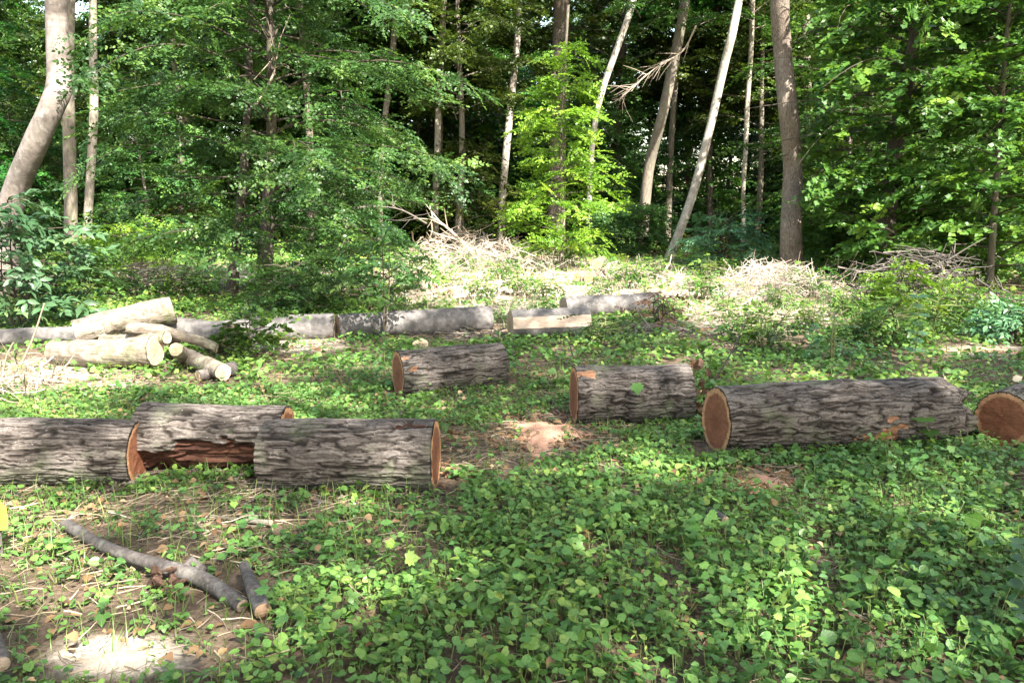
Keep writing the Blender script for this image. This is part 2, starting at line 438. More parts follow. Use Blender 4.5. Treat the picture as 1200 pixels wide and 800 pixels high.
g = obj('ground', mesh('ground', np.stack([x_, y_, z_], 1), Fq, groundmat(), {'pale': pale}))
tag(g, 'leaf-littered forest floor of the clearing', kind='structure')

# ------------------------------------------------------------------ leaf templates (leaf along +Y, face +Z)
def leaf_ovate(w=.3, fold=.06, droop=.10):
    v = np.array([(0, 0, 0), (0, .5, .02), (0, 1, -droop), (w * .85, .25, fold), (w, .55, fold * .9), (-w * .85, .25, fold), (-w, .55, fold * .9)])
    f = np.array([(0, 3, 1), (3, 4, 1), (4, 2, 1), (0, 1, 5), (5, 1, 6), (6, 1, 2)]); return v, f
def leaf_diamond(w=.3):
    v = np.array([(0, 0, 0), (w, .45, .05), (0, 1, -.08), (-w, .45, .05)]); return v, np.array([(0, 1, 2), (0, 2, 3)])
def leaf_fan(outline, cup=.12, centre=(0, .45)):
    o = np.array(outline, float); n = len(o)
    z = cup * ((np.abs(o[:, 0])) ** 1.0) - .12 * np.clip(o[:, 1] - .4, 0, None) ** 2
    v = np.concatenate([[[centre[0], centre[1], -.01]], np.concatenate([o, z[:, None]], 1)])
    f = np.array([(0, 1 + i, 1 + (i + 1) % n) for i in range(n)]); return v, f
HEART = [(0, .06), (.24, -.05), (.47, .14), (.49, .42), (.30, .76), (0, 1.0), (-.30, .76), (-.49, .42), (-.47, .14), (-.24, -.05)]
SERR = [(0, 0), (.20, .04), (.26, .16), (.38, .22), (.36, .34), (.42, .44), (.34, .56), (.32, .68), (.18, .80), (0, 1.0), (-.18, .80), (-.32, .68), (-.34, .56), (-.42, .44), (-.36, .34), (-.38, .22), (-.26, .16), (-.20, .04)]
MAPL = [(0, 0), (.20, -.06), (.36, -.02), (.34, .12), (.56, .20), (.44, .34), (.52, .56), (.32, .52), (.22, .72), (.10, .80), (0, 1.0), (-.10, .80), (-.22, .72), (-.32, .52), (-.52, .56), (-.44, .34), (-.56, .20), (-.34, .12), (-.36, -.02), (-.20, -.06)]
T_OV = leaf_ovate(); T_LONG = leaf_ovate(.2, .05, .2); T_DIA = leaf_diamond(.34)
def trifoliate():
    V, F, n = [], [], 0; b = leaf_ovate(.36, .05, .12)
    for a, sc, oy in ((0, 1.0, .12), (1.25, .85, .05), (-1.25, .85, .05)):
        R_ = np.array([[math.cos(a), math.sin(a), 0], [-math.sin(a), math.cos(a), 0], [0, 0, 1]])
        v = b[0] * sc @ R_.T * [1, 1, 1] + np.array([0, oy, 0]); V.append(v); F.append(b[1] + n); n += len(v)
    return np.concatenate(V), np.concatenate(F)
T_TRI = trifoliate()
T_HEART = leaf_fan(HEART, .09); T_SERR = leaf_fan(SERR, .12); T_MAPLE = leaf_fan(MAPL, .10, (0, .3))

def make_spray(rng, leaf, nmain=8, ls=.17, side=2, flat=.35):
    """a twig of unit length carrying two ranks of leaves; returns verts, faces, per-vertex jitter"""
    pos, dirs, sc = [], [], []
    def run(o, d, L, n):
        d = np.array(d, float); d /= np.linalg.norm(d)
        perp = np.array([d[1], -d[0], 0])
        for i in range(n):
            s = (i + .6) / n
            for sg in (-1, 1):
                if rng.random() < .1: continue
                p = o + d * L * (s + rng.uniform(-.3, .3) / n) + np.array([0, 0, -.18 * (L * s) ** 2])
                a = rng.uniform(.7, 1.15)
                pos.append(p); dirs.append(d * math.cos(a) + sg * perp * math.sin(a)); sc.append(ls * rng.uniform(.7, 1.15) * (1 - .35 * s))
        pos.append(o + d * L + np.array([0, 0, -.18 * L * L])); dirs.append(d); sc.append(ls * .8)
    run(np.zeros(3), (0, 1, 0), 1.0, nmain)
    for k in range(side):
        for sg in (-1, 1):
            s = (k + .5) / side * .7
            run(np.array([0, s, -.18 * s * s]), (sg * rng.uniform(.6, .9), .8, 0), (1 - s) * rng.uniform(.45, .65), max(3, int(nmain * .45)))
    P = np.array(pos); D = np.array(dirs) + rng.normal(0, .12, (len(pos), 3))
    Nn = np.array([0, 0, 1.0]) + rng.normal(0, flat, (len(pos), 3))
    V, F, A = inst(leaf[0], leaf[1], basis(D, Nn, np.array(sc)), P, rng.normal(0, .13, len(pos)))
    return V, F, A
rs = np.random.default_rng(3)
SP_OV = [make_spray(rs, T_OV, 11, .135, 2, .42) for _ in range(5)]
SP_DIA = [make_spray(rs, T_DIA, 9, .17, 2, .55) for _ in range(5)]
SP_MAP = [make_spray(rs, T_MAPLE, 6, .21, 1, .5) for _ in range(5)]
SP_LONG = [make_spray(rs, T_LONG, 6, .30, 1, .35) for _ in range(4)]
SP_PIN = [make_spray(rs, T_OV, 6, .26, 0, .2) for _ in range(4)]

def put_sprays(sprays, M, P, rnd, rng):
    Vs, Fs, As, n = [], [], [], 0
    pick = rng.integers(0, len(sprays), len(P))
    for k, (v, f, a) in enumerate(sprays):
        s = pick == k
        if not s.any(): continue
        V, F, A = inst(v, f, M[s], P[s], rnd[s], a)
        Vs.append(V); Fs.append(F + n); As.append(A); n += len(V)
    return np.concatenate(Vs), np.concatenate(Fs), np.concatenate(As)

def grow(rng, axis, z0, z1, nbr, lenf, sprays, slen=.7, dens=6, rise=.35, droop=.35, flat=.25, reject=None, side=.35):
    """limbs and leaf sprays round a trunk axis given as a function z -> point; returns (leaf V,F,A), limb Acc"""
    limbs = Acc(); P, D, Nn, S = [], [], [], []
    az = rng.uniform(0, 6.28)
    for b in range(nbr):
        u = (b + rng.random()) / nbr
        z = z0 + (z1 - z0) * u
        az += 2.4 + rng.uniform(-.5, .5)
        L = lenf(u) * rng.uniform(.7, 1.2)
        if L < .15: continue
        p0 = np.asarray(axis(z), float)
        d = np.array([math.cos(az), math.sin(az), 0.0]); up = rise * rng.uniform(.3, 1.4)
        k = max(5, int(L * 3)); s = np.linspace(0, 1, k)
        wob = rng.normal(0, .09 * L, 3)
        pts = p0 + d * (L * s)[:, None] + np.array([0, 0, 1.0]) * (L * (up * s - droop * s * s))[:, None] + wob * np.sin(s * 3.1)[:, None]
        tube(limbs, pts, np.linspace(.007 + .006 * L, .003, k), 5, rng.uniform(.2, .8), cap=False)
        m = int(L * dens * rng.uniform(.7, 1.2)) + 2
        for q in range(m):
            t = .18 + .82 * (q + rng.random()) / m
            i = t * (k - 1); i0 = min(int(i), k - 2); f = i - i0
            p = pts[i0] * (1 - f) + pts[i0 + 1] * f
            tan = pts[i0 + 1] - pts[i0]; tan /= np.linalg.norm(tan)
            sd = np.cross(tan, [0, 0, 1.0]); sg = 1 if q % 2 else -1
            off = sd * sg * side * L * (1.1 - t) * rng.random() + rng.normal(0, .05, 3)
            a = rng.uniform(.2, 1.1)
            P.append(p + off); D.append(tan * math.cos(a) + sd * sg * math.sin(a) + np.array([0, 0, rng.uniform(-.5, .3)]))
            Nn.append(np.array([0, 0, 1.0]) + rng.normal(0, flat, 3)); S.append(slen * rng.uniform(.65, 1.25))
    P, D, Nn, S = map(np.array, (P, D, Nn, S))
    if reject is not None:
        kp = ~reject(P); P, D, Nn, S = P[kp], D[kp], Nn[kp], S[kp]
    rnd = rng.normal(.45, .24, len(P))
    return put_sprays(sprays, basis(D, Nn, S), P, rnd, rng), limbs

def leafmesh(name, vfa, mat, extra=None):
    V, F, A = vfa
    at_ = {'rnd': np.clip(A, 0, 1)}
    if extra: at_.update(extra)
    return mesh(name, V, F, mat, at_, smooth=True)

# ------------------------------------------------------------------ trunks
def trunk_path(pts, d, H):
    """pts: (px,py,width px) from the base up, at distance d; continued above the frame up to H metres"""
    P, R = [], []
    for i, (px, py, w) in enumerate(pts):
        p = at(px, py, d + .25 * math.sin(i * 1.7 + px)) if i else at(px, py, d)
        P.append(p); R.append(.39 * w * d / FPX)
    z0 = terr(P[0][0], P[0][1])[0]
    if P[0][2] > z0 - .05: P[0][2] = z0 - .05
    P = [np.array([P[0][0] - (P[1][0] - P[0][0]) * .05, P[0][1], z0 - .35])] + P; R = [R[0] * 1.25] + R; R[1] *= 1.08
    dirn = P[-1] - P[-2]; dirn = dirn / np.linalg.norm(dirn)
    top = P[-1][2]
    k = 1
    while P[-1][2] < H:
        dirn = dirn * .8 + np.array([.03 * math.sin(k), .03 * math.cos(k * 2.), .3]); dirn /= np.linalg.norm(dirn)
        P.append(P[-1] + dirn * 2.0); R.append(max(.035, R[-1] * .82)); k += 1
    return np.array(P), np.array(R), z0

def axis_of(P):
    def f(z): return np.array([np.interp(z, P[:, 2], P[:, 0]), np.interp(z, P[:, 2], P[:, 1]), z])
    return f

def build_trunk(P, R, mat, origin, n=18, rough=.06, seed=0, name='trunk'):
    a = Acc(); Q, S = resample(P, R, 7)
    tube(a, Q, S, n, .5, rough, seed)
    return a.build(name, mat, True, origin)

# tall forest crowns shared by many trees, local origin on the trunk axis at the ground
TALL = []
for k in range(4):
    r = np.random.default_rng(100 + k)
    ax = lambda z: np.array([0, 0, z])
    vfa, limbs = grow(r, ax, 5.2, 15.5, 46, lambda u: 1.2 + 3.0 * math.sin(math.pi * min(1, .18 + .8 * u)), SP_DIA, 1.0, 6.2, .5, .3, .35)
    TALL.append((leafmesh('crown', vfa, L_DARK), limbs.build('limbs', B_FOREST)))
HIGH = []
for k in range(4):
    r = np.random.default_rng(150 + k)
    vfa, limbs = grow(r, lambda z: np.array([0, 0, z]), 8.6, 16.5, 30, lambda u: .8 + 1.7 * math.sin(math.pi * min(1, .2 + .78 * u)), SP_DIA, .85, 4.5, .7, .3, .45)
    HIGH.append((leafmesh('crown', vfa, L_DARK), limbs.build('limbs', B_FOREST)))
UNDER = []
for k in range(5):
    r = np.random.default_rng(200 + k); h = [3.2, 4.5, 6.0, 7.5, 5.2][k]
    ax = lambda z: np.array([0, 0, z])
    vfa, limbs = grow(r, ax, .45, h, int(10 + 6 * h), lambda u, h=h: .35 + .32 * h * math.sin(math.pi * min(1, .22 + .78 * u)) ** .8, SP_OV if k != 1 else SP_MAP, .75, 6.0, .3, .3, .3)
    st = Acc(); zz = np.linspace(-.3, h, 14)
    tube(st, np.stack([.06 * np.sin(zz * 1.3 + k), .05 * np.cos(zz * 1.7), zz], 1), np.linspace(.02 + .009 * h, .006, 14), 8, .5, .05)
    UNDER.append((leafmesh('crown', vfa, [L_DARK, L_MAPLE, L_MID, L_DARK, L_MAPLE][k]), limbs.build('limbs', M_BROWNSTEM), st.build('trunk', B_FOREST)))

def tree(name, label, cat, pts, d, mat, H=15, crown=0, cscale=1.0, group=None, rough=.06, n=18, dead=False):
    P, R, z0 = trunk_path(pts, d, H)
    org = np.array([P[1][0], P[1][1], z0])
    t = thing(name, label, cat, org, group)
    obj('trunk', build_trunk(P, R, mat, org, n, rough, int(d * 10 + pts[0][0])), t)
    if crown is not None:
        top = axis_of(P)(9.0)
        for nm, me in zip(('crown', 'limbs'), HIGH[crown]):
            o = obj(nm, me, t, (top[0] - org[0], top[1] - org[1], -.2)); o.rotation_euler.z = pts[0][0] * .37; o.scale = (cscale,) * 3
    return t, P, R, org

G_TR = 'trees along the edge of the clearing'
tree('tree', 'thick pale grey trunk bent like a knee at the left edge of the clearing', 'tree',
     [(2, 345, 46), (6, 280, 40), (18, 225, 35), (43, 165, 33), (61, 125, 33), (70, 98, 35), (68, 60, 31), (66, 20, 29), (65, -20, 28)], 13.5, B_BEECH, 14, 0, .9, G_TR, .03, 26)
tree('tree', 'straight grey-brown trunk just right of the bent pale trunk, partly hidden by it', 'tree',
     [(84, 318, 19), (83, 240, 18), (81, 160, 17), (80, 80, 15), (82, 0, 14)], 19.5, B_FOREST, 15, 1, 1, G_TR)
tree('tree', 'slender upright grey trunk second right of the bent pale trunk', 'tree',
     [(99, 314, 13), (104, 240, 12), (110, 130, 12), (109, 60, 11), (109, 0, 10)], 20.0, B_ASH, 15, 2, .9, G_TR)
tree('tree', 'slim dark tree leaning slightly right above the leafy hornbeam', 'tree',
     [(444, 250, 8), (447, 180, 8), (456, 100, 9), (462, 40, 9), (464, 0, 9)], 27, B_FOREST, 15, 3, 1, G_TR)
tree('tree', 'thin mottled trunk with sunlit patches left of the slim white trunk', 'tree',
     [(508, 268, 11), (512, 200, 10), (514, 120, 9), (518, 50, 9), (520, 0, 8)], 28, B_ASH, 15, 0, 1, G_TR)
tree('tree', 'slim almost white trunk, straight and sunlit, standing behind the twig heap', 'tree',
     [(586, 286, 11), (588, 240, 11), (593, 180, 11), (600, 110, 10), (606, 50, 9), (609, 0, 8)], 29, B_WHITE, 15, 1, 1, G_TR, .04)
tree('tree', 'thick dark trunk rising behind the bright yellow-green sapling', 'tree',
     [(652, 275, 26), (653, 200, 25), (655, 100, 24), (657, 40, 23), (658, 0, 22)], 30, B_OAK, 16, 2, 1.1, G_TR)
tree('tree', 'thin pale leaning trunk breaking out of the top right of the yellow-green sapling', 'tree',
     [(689, 262, 8), (692, 200, 8), (698, 140, 8), (708, 100, 9), (722, 60, 9), (738, 15, 9), (746, -15, 9)], 26, B_WHITE, 13, 3, .8, G_TR, .04)
tree('tree', 'grey trunk leaning right, between the yellow-green sapling and the pale leaning trunk', 'tree',
     [(752, 262, 17), (760, 200, 16), (775, 140, 15), (788, 80, 15), (798, 30, 14), (803, 0, 14)], 27, B_FOREST, 15, 0, 1, G_TR)
tree('tree', 'long pale trunk leaning strongly right, bare and sunlit', 'tree',
     [(783, 298, 15), (800, 262, 13), (814, 220, 13), (832, 150, 12), (848, 80, 12), (858, 40, 12), (866, 0, 11)], 24, B_WHITE, 14, 1, .9, G_TR, .04)
tree('tree', 'thick brown trunk with rough bark standing at the right of the sunny clearing', 'tree',
     [(928, 322, 34), (927, 270, 31), (929, 200, 28), (924, 130, 27), (917, 60, 26), (914, 0, 25)], 18.2, B_OAK, 16, 2, 1.0, G_TR, .07, 28)
tree('tree', 'thin crooked pale trunk just left of the thick brown trunk', 'tree',
     [(873, 268, 6), (871, 225, 6), (874, 170, 7), (876, 120, 7), (880, 60, 7), (882, 0, 7)], 27, B_ASH, 13, 3, .8, G_TR)
tree('tree', 'dark upright trunk in shade just right of the thick brown trunk', 'tree',
     [(950, 290, 16), (948, 200, 15), (945, 100, 14), (944, 0, 13)], 31, B_FOREST, 16, 0, 1, G_TR)
tree('tree', 'slim shaded trunk left of the long pale leaning trunk', 'tree',
     [(783, 262, 9), (786, 180, 9), (792, 90, 8), (800, 0, 8)], 32, B_FOREST, 15, 1, .9, G_TR)

# ------------------------------------------------------------------ leafy trees of the clearing's edge
def leafy(name, label, cat, pts, d, mat, H, z0, z1, nbr, lenf, sprays, leaf, slen, dens, seed, group=None, rise=.3, droop=.35, flat=.40, bark=M_BROWNSTEM, extra=None, reject=None):
    P, R, zg = trunk_path(pts, d, H)
    org = np.array([P[1][0], P[1][1], zg]); t = thing(name, label, cat, org, group)
    obj('trunk', build_trunk(P, R, mat, org, 16, .06, seed), t)
    if extra:
        P2, R2, _ = trunk_path(extra, d + .5, H * .6); obj('trunk', build_trunk(P2, R2, mat, org, 12, .06, seed + 1), t)
    r = np.random.default_rng(seed)
    vfa, limbs = grow(r, axis_of(P), zg + z0, zg + z1, nbr, lenf, sprays, slen, dens, rise, droop, flat, reject)
    obj('crown', leafmesh('crown', (vfa[0] - org, vfa[1], vfa[2]), leaf), t)
    obj('limbs', limbs.build('limbs', bark, True, org), t)
    return t
leafy('tree', 'broad leafy hornbeam with a dark trunk behind the row of grey logs', 'tree',
      [(308, 350, 27), (311, 300, 23), (314, 240, 18), (318, 160, 15), (318, 80, 13), (316, 0, 11)], 14.0, B_DARK, 7.5, .75, 7.3, 88,
      lambda u: .7 + 2.3 * math.sin(math.pi * min(1, .25 + .68 * u)), SP_OV, L_MID, .56, 8.8, 301, G_TR, .3, .35, .42,
      extra=[(270, 356, 19), (276, 300, 16), (284, 220, 13), (290, 120, 10)])
leafy('tree', 'bright yellow-green sapling with layered sprays in the middle of the clearing edge', 'tree',
      [(657, 312, 7), (660, 250, 6), (657, 180, 5), (660, 110, 3)], 20.5, B_FOREST, 5.4, .3, 5.3, 66,
      lambda u: .25 + 1.2 * (1 - u) ** .7, SP_OV, L_BRIGHT, .6, 9, 302, G_TR, .4, .25, .42)
leafy('tree', 'large maple with broad leaves and a dark trunk filling the right side', 'tree',
      [(1036, 312, 27), (1040, 250, 25), (1048, 180, 23), (1058, 120, 21), (1066, 80, 18), (1076, 20, 15), (1080, -20, 14)], 17.5, B_DARK, 10, .9, 9.5, 104,
      lambda u: .9 + 2.2 * math.sin(math.pi * min(1, .25 + .68 * u)), SP_MAP, L_MAPLE, .62, 7, 303, G_TR, .35, .3, .45, reject=lambda P: ((np.abs(project(P[:, 0], P[:, 1], P[:, 2])[0] - 1062) < 26) & (np.abs(project(P[:, 0], P[:, 1], P[:, 2])[1] - 85) < 40) & (P[:, 1] < 17.6)) | (P[:, 0] < .378 * P[:, 1]))
leafy('tree', 'leafy maple sapling at the right edge of the picture beyond the twig heap', 'tree',
      [(1160, 330, 10), (1165, 250, 9), (1172, 150, 8), (1180, 40, 6)], 16.0, B_FOREST, 7, .3, 6.8, 60,
      lambda u: .6 + 1.7 * math.sin(math.pi * min(1, .3 + .65 * u)), SP_MAP, L_MAPLE, .6, 7, 304, G_TR, .35, .3, .35)

def shrub(name, label, cat, px, py, h, rad, sprays, leaf, slen, nbr, dens, seed, group=None, stemmat=M_BROWNSTEM, nst=3, spread=.35, rise=.5, droop=.4, z0=.12):
    """several stems from one foot, each carrying sprays; placed on the ground point seen at px,py"""
    b = ground(px, py); r = np.random.default_rng(seed)
    t = thing(name, label, cat, b, group); st = Acc(); Vs = []; n = 0; Fs = []; As = []
    lm = Acc()
    for k in range(nst):
        a = r.uniform(0, 6.28); tip = np.array([math.cos(a), math.sin(a), 0]) * spread * rad * r.random() + [0, 0, h * r.uniform(.75, 1.0)]
        s = np.linspace(0, 1, 8)[:, None]; bend = r.normal(0, .06 * h, 3)
        P = tip * s + bend * np.sin(3.1 * s) + np.array([[0, 0, -.05]]) * (1 - s)
        tube(st, P, np.linspace(.006 + .007 * h, .003, 8), 6, r.random(), cap=False)
        ax = axis_of(P)
        vfa, limbs = grow(r, ax, h * z0, P[-1][2], nbr, lambda u: rad * (.45 + .55 * math.sin(math.pi * min(1, .2 + .8 * u))), sprays, slen, dens, rise, droop, .35)
        Vs.append(vfa[0]); Fs.append(vfa[1] + n); As.append(vfa[2]); n += len(vfa[0])
        lm.V += limbs.V; lm.A += limbs.A; lm.Q += [q + lm.n for q in limbs.Q]; lm.n += limbs.n
    # join limbs with the stems: one twiggy part
    off = st.n
    st.V += lm.V; st.A += lm.A; st.Q += [q + off for q in lm.Q]; st.n += lm.n
    obj('stem', st.build('stem', stemmat), t)
    obj('foliage', leafmesh('foliage', (np.concatenate(Vs), np.concatenate(Fs), np.concatenate(As)), leaf), t)
    return t
# fix limb indices of several grow() calls before they are joined
G_SH = 'shrubs and saplings round the clearing'
shrub('shrub', 'blue-green elder bush drooping in front of the bent pale trunk', 'shrub', 25, 388, 1.7, .75, SP_LONG, L_BLUE, .55, 8, 4, 401, G_SH, nst=4)
shrub('shrub', 'low leafy bush left of the log pile under the bent trunk', 'shrub', 60, 345, .8, .8, SP_OV, L_DARK, .5, 10, 6, 402, G_SH)
shrub('sapling', 'young sapling with thin dark stem standing in front of the row of grey logs', 'sapling', 450, 398, 1.45, .45, SP_LONG, L_MID, .40, 7, 3, 403, G_SH, nst=2, z0=.4)
shrub('shrub', 'leafy bush spreading under the hornbeam behind the grey logs', 'shrub', 400, 362, 1.1, .85, SP_OV, L_MID, .5, 8, 5, 404, G_SH, nst=3)
shrub('shrub', 'small leafy bush between the log pile and the hornbeam trunks', 'shrub', 345, 372, .9, .7, SP_OV, L_MID, .45, 9, 6, 405, G_SH)
shrub('shrub', 'blue-green bush with feathery leaves left of the thick brown trunk', 'shrub', 850, 316, 1.5, 1.1, SP_LONG, L_BLUE, .5, 7, 3, 406, G_SH, nst=5)
shrub('shrub', 'pale green bush behind the twig heap left of the slim white trunk', 'shrub', 548, 288, 2.2, 1.3, SP_OV, L_MID, .6, 12, 5, 407, G_SH, nst=3)
shrub('weed', 'dark green bushy weed rising behind the long log', 'plant', 975, 426, .6, .15, SP_PIN, L_BLUE, .2, 12, 10, 408, G_SH, M_STEM, nst=3)
shrub('sapling', 'yellow-green sapling with airy leaves in front of the right twig heap', 'sapling', 1056, 362, .75, .5, SP_OV, L_BRIGHT, .5, 9, 5, 409, G_SH, nst=2)
shrub('shrub', 'dark leafy bush under the large maple beside its trunk', 'shrub', 1000, 322, 1.6, 1.1, SP_OV, L_DARK, .6, 12, 6, 410, G_SH, nst=4)
shrub('shrub', 'bush with broad leaves behind the right twig heap', 'shrub', 1110, 322, 1.9, 1.2, SP_MAP, L_MAPLE, .6, 12, 6, 411, G_SH, nst=4)
shrub('shrub', 'leafy bush at the right edge just in front of the twig heap', 'shrub', 1192, 400, .55, .4, SP_LONG, L_BLUE, .32, 8, 5, 412, G_SH, nst=3)
shrub('shrub', 'wide green bush right of the yellow-green sapling in half shade', 'shrub', 735, 300, 1.9, 1.4, SP_OV, L_MID, .65, 12, 6, 413, G_SH, nst=4)
shrub('shrub', 'leafy undergrowth bush right behind the thick brown trunk', 'shrub', 955, 305, 2.0, 1.2, SP_MAP, L_MAPLE, .6, 12, 5, 414, G_SH, nst=3)
shrub('shrub', 'yellow-green bush behind the two straight trunks at the left', 'shrub', 150, 318, 1.2, 1.2, SP_OV, L_BRIGHT, .55, 11, 5, 415, G_SH, nst=3)
shrub('shrub', 'half-dead bush with brown leaves behind the split log', 'shrub', 775, 385, .5, .35, SP_PIN, L_RUST, .2, 6, 4, 416, G_SH, nst=4)
shrub('sapling', 'small green sapling left of the half-dead brown-leaved bush', 'sapling', 705, 402, .32, .3, SP_PIN, L_MID, .22, 7, 8, 417, G_SH, M_STEM, nst=3)
shrub('sapling', 'short sapling with broad leaves leaning over the far end of the log pile', 'sapling', 290, 418, .55, .32, SP_MAP, L_MAPLE, .32, 7, 5, 418, G_SH, nst=2)

# a tall weed with paired leaves, and one with long pale leaves
def paired(name, label, px, py, h, n, ll, leaf, tilt=(0, 0), seed=1, w=T_SERR):
    b = ground(px, py); r = np.random.default_rng(seed); t = thing(name, label, 'plant', b)
    a = Acc(); s = np.linspace(0, 1, 9)[:, None]; P = s * np.array([tilt[0], tilt[1], h]) + np.array([[.03, 0, 0]]) * np.sin(s * 4)
    tube(a, P, np.linspace(.006, .002, 9), 6, .6); obj('stem', a.build('stem', M_STEM), t)
    pos, D, S = [], [], []
    for k in range(n):
        u = .25 + .75 * k / (n - 1); p = np.array([np.interp(u, s[:, 0], P[:, c]) for c in range(3)])
        for sg in (-1, 1):
            az = (k % 2) * 1.2 + r.uniform(-.3, .3)
            pos.append(p); D.append([sg * math.cos(az), sg * math.sin(az), r.uniform(-.1, .35)]); S.append(ll * r.uniform(.8, 1.15) * (1 - .35 * u))
    D = np.array(D); V, F, A = inst(w[0], w[1], basis(D, np.array([0, -.3, 1.0]) + r.normal(0, .2, D.shape), np.array(S)), np.array(pos), r.normal(.55, .12, len(pos)))
    obj('foliage', leafmesh('foliage', (V, F, A), leaf), t)
paired('weed', 'tall weed with paired oval leaves behind the right part of the long log', 1066, 432, .72, 7, .15, L_BLUE, (.05, 0), 1)
paired('weed', 'leaning plant with long pale leaves at the right edge beside the twig heap', 1172, 392, .80, 7, .26, L_BRIGHT, (-.42, .1), 2, T_LONG)
paired('weed', 'seedling with two big dark green leaves in front of the long log', 1085, 528, .22, 3, .15, L_MAPLE, (-.03, -.03), 3, T_MAPLE)
paired('weed', 'plant with dark broad leaves poking in at the bottom right edge', 1204, 735, .34, 8, .11, L_BLUE, (-.05, 0), 4)

WEED = shrub('weed', 'small leafy weed standing in the sunny strip', 'plant', 560, 352, .42, .22, SP_PIN, L_MAPLE, .2, 7, 7, 450, 'small weeds in the sunny strip', M_STEM, nst=4, spread=1.2)
rw = np.random.default_rng(5)
for px, py in [(600, 345), (640, 352), (520, 335), (700, 350), (735, 338), (585, 328), (820, 352), (850, 372), (905, 362), (940, 385), (985, 372), (1020, 388), (1000, 402), (1090, 398), (1130, 385), (870, 400), (790, 372), (480, 340), (545, 318), (1045, 405),
               (615, 318), (760, 330), (835, 335), (955, 350), (900, 410), (350, 345), (200, 352), (140, 345), (240, 345), (100, 360)]:
    b = ground(px + rw.uniform(-8, 8), py); o = WEED.copy(); C.objects.link(o); o.location = b; o.rotation_euler.z = rw.uniform(0, 6.28); o.scale = (rw.uniform(.7, 1.6),) * 3
    for ch in WEED.children:
        c = ch.copy(); C.objects.link(c); c.parent = o

# ------------------------------------------------------------------ woods behind
G_WOOD = 'trees of the shaded wood behind the clearing'
rw = np.random.default_rng(77)
def copies(parts, name, label, cat, x, y, rot, s, group, trunk=None):
    t = thing(name, label, cat, (x, y, terr(x, y)[0] - .05), group); t.rotation_euler.z = rot; t.scale = (s,) * 3
    for nm, me in parts: obj(nm, me, t)
    return t
# trunks of the tall trees in three shapes
TRK = []
for k in range(4):
    a = Acc(); zz = np.linspace(-.4, 15, 26); r = np.random.default_rng(50 + k)
    P = np.stack([(.05 + .01 * zz) * np.sin(zz * .5 + k) * 1.5, .15 * np.cos(zz * .37 + k), zz], 1); P[:, :2] += np.outer(zz * r.uniform(-.05, .05), [1, .3])
    tube(a, P, np.interp(zz, [-.4, .6, 15], [.19, .145, .05]), 12, .5, .06, k)
    TRK.append(a.build('trunk', [B_FOREST, B_ASH, B_FOREST, B_OAK][k]))
placed = []
tries = 0
while len(placed) < 84 and tries < 5000:
    tries += 1
    y = 27 + 38 * rw.random() ** .9; x = rw.uniform(-.72 * y - 4, .72 * y + 4)
    if any((x - a) ** 2 + (y - b) ** 2 < 1.7 for a, b in placed): continue
    placed.append((x, y)); k = len(placed) % 4
    t = copies([('trunk', TRK[k]), ('crown', TALL[(k + len(placed) // 4) % 4][0]), ('limbs', TALL[(k + len(placed) // 4) % 4][1])], 'tree',
           'tall slim tree standing in the deep shade of the wood behind the clearing', 'tree', x, y, rw.uniform(0, 6.28), rw.uniform(.8, 1.15), G_WOOD)
np_ = []
tries = 0
while len(np_) < 135 and tries < 5000:
    tries += 1
    y = 23 + 34 * rw.random() ** 1.0; x = rw.uniform(-.7 * y - 3, .7 * y + 3)
    if any((x - a) ** 2 + (y - b) ** 2 < 2.5 for a, b in np_): continue
    ppx = 600 + FPX * x / y
    if y < 31 and any(a_ < ppx < b_ for a_, b_ in ((425, 475), (492, 535), (562, 770), (775, 880), (900, 950))): continue
    if y < 27 and 440 < ppx < 960: continue
    np_.append((x, y)); k = int(rw.integers(0, 5))
    copies(list(zip(('crown', 'limbs', 'trunk'), UNDER[k])), 'young_tree', 'leafy young tree of the undergrowth in the wood behind the clearing', 'tree', x, y, rw.uniform(0, 6.28), rw.uniform(.75, 1.2), 'young trees in the undergrowth of the wood')
# far wood: one mass
r = np.random.default_rng(9); k = 11000
P = np.stack([r.uniform(-75, 75, k), r.uniform(62, 82, k), 0 * np.ones(k)], 1); P[:, 2] = terr(P[:, 0], P[:, 1]) + 26 * r.random(k) ** 1.7
D = r.normal(0, 1, (k, 3)); D[:, 2] *= .3
vfa = put_sprays(SP_DIA, basis(D, np.array([0, 0, 1.0]) + r.normal(0, .5, (k, 3)), r.uniform(1.6, 2.6, k)), P, r.normal(.4, .2, k), r)
tag(obj('distant_wood', leafmesh('distant_wood', vfa, L_DARK)), 'dense dark foliage of the distant wood', kind='stuff')

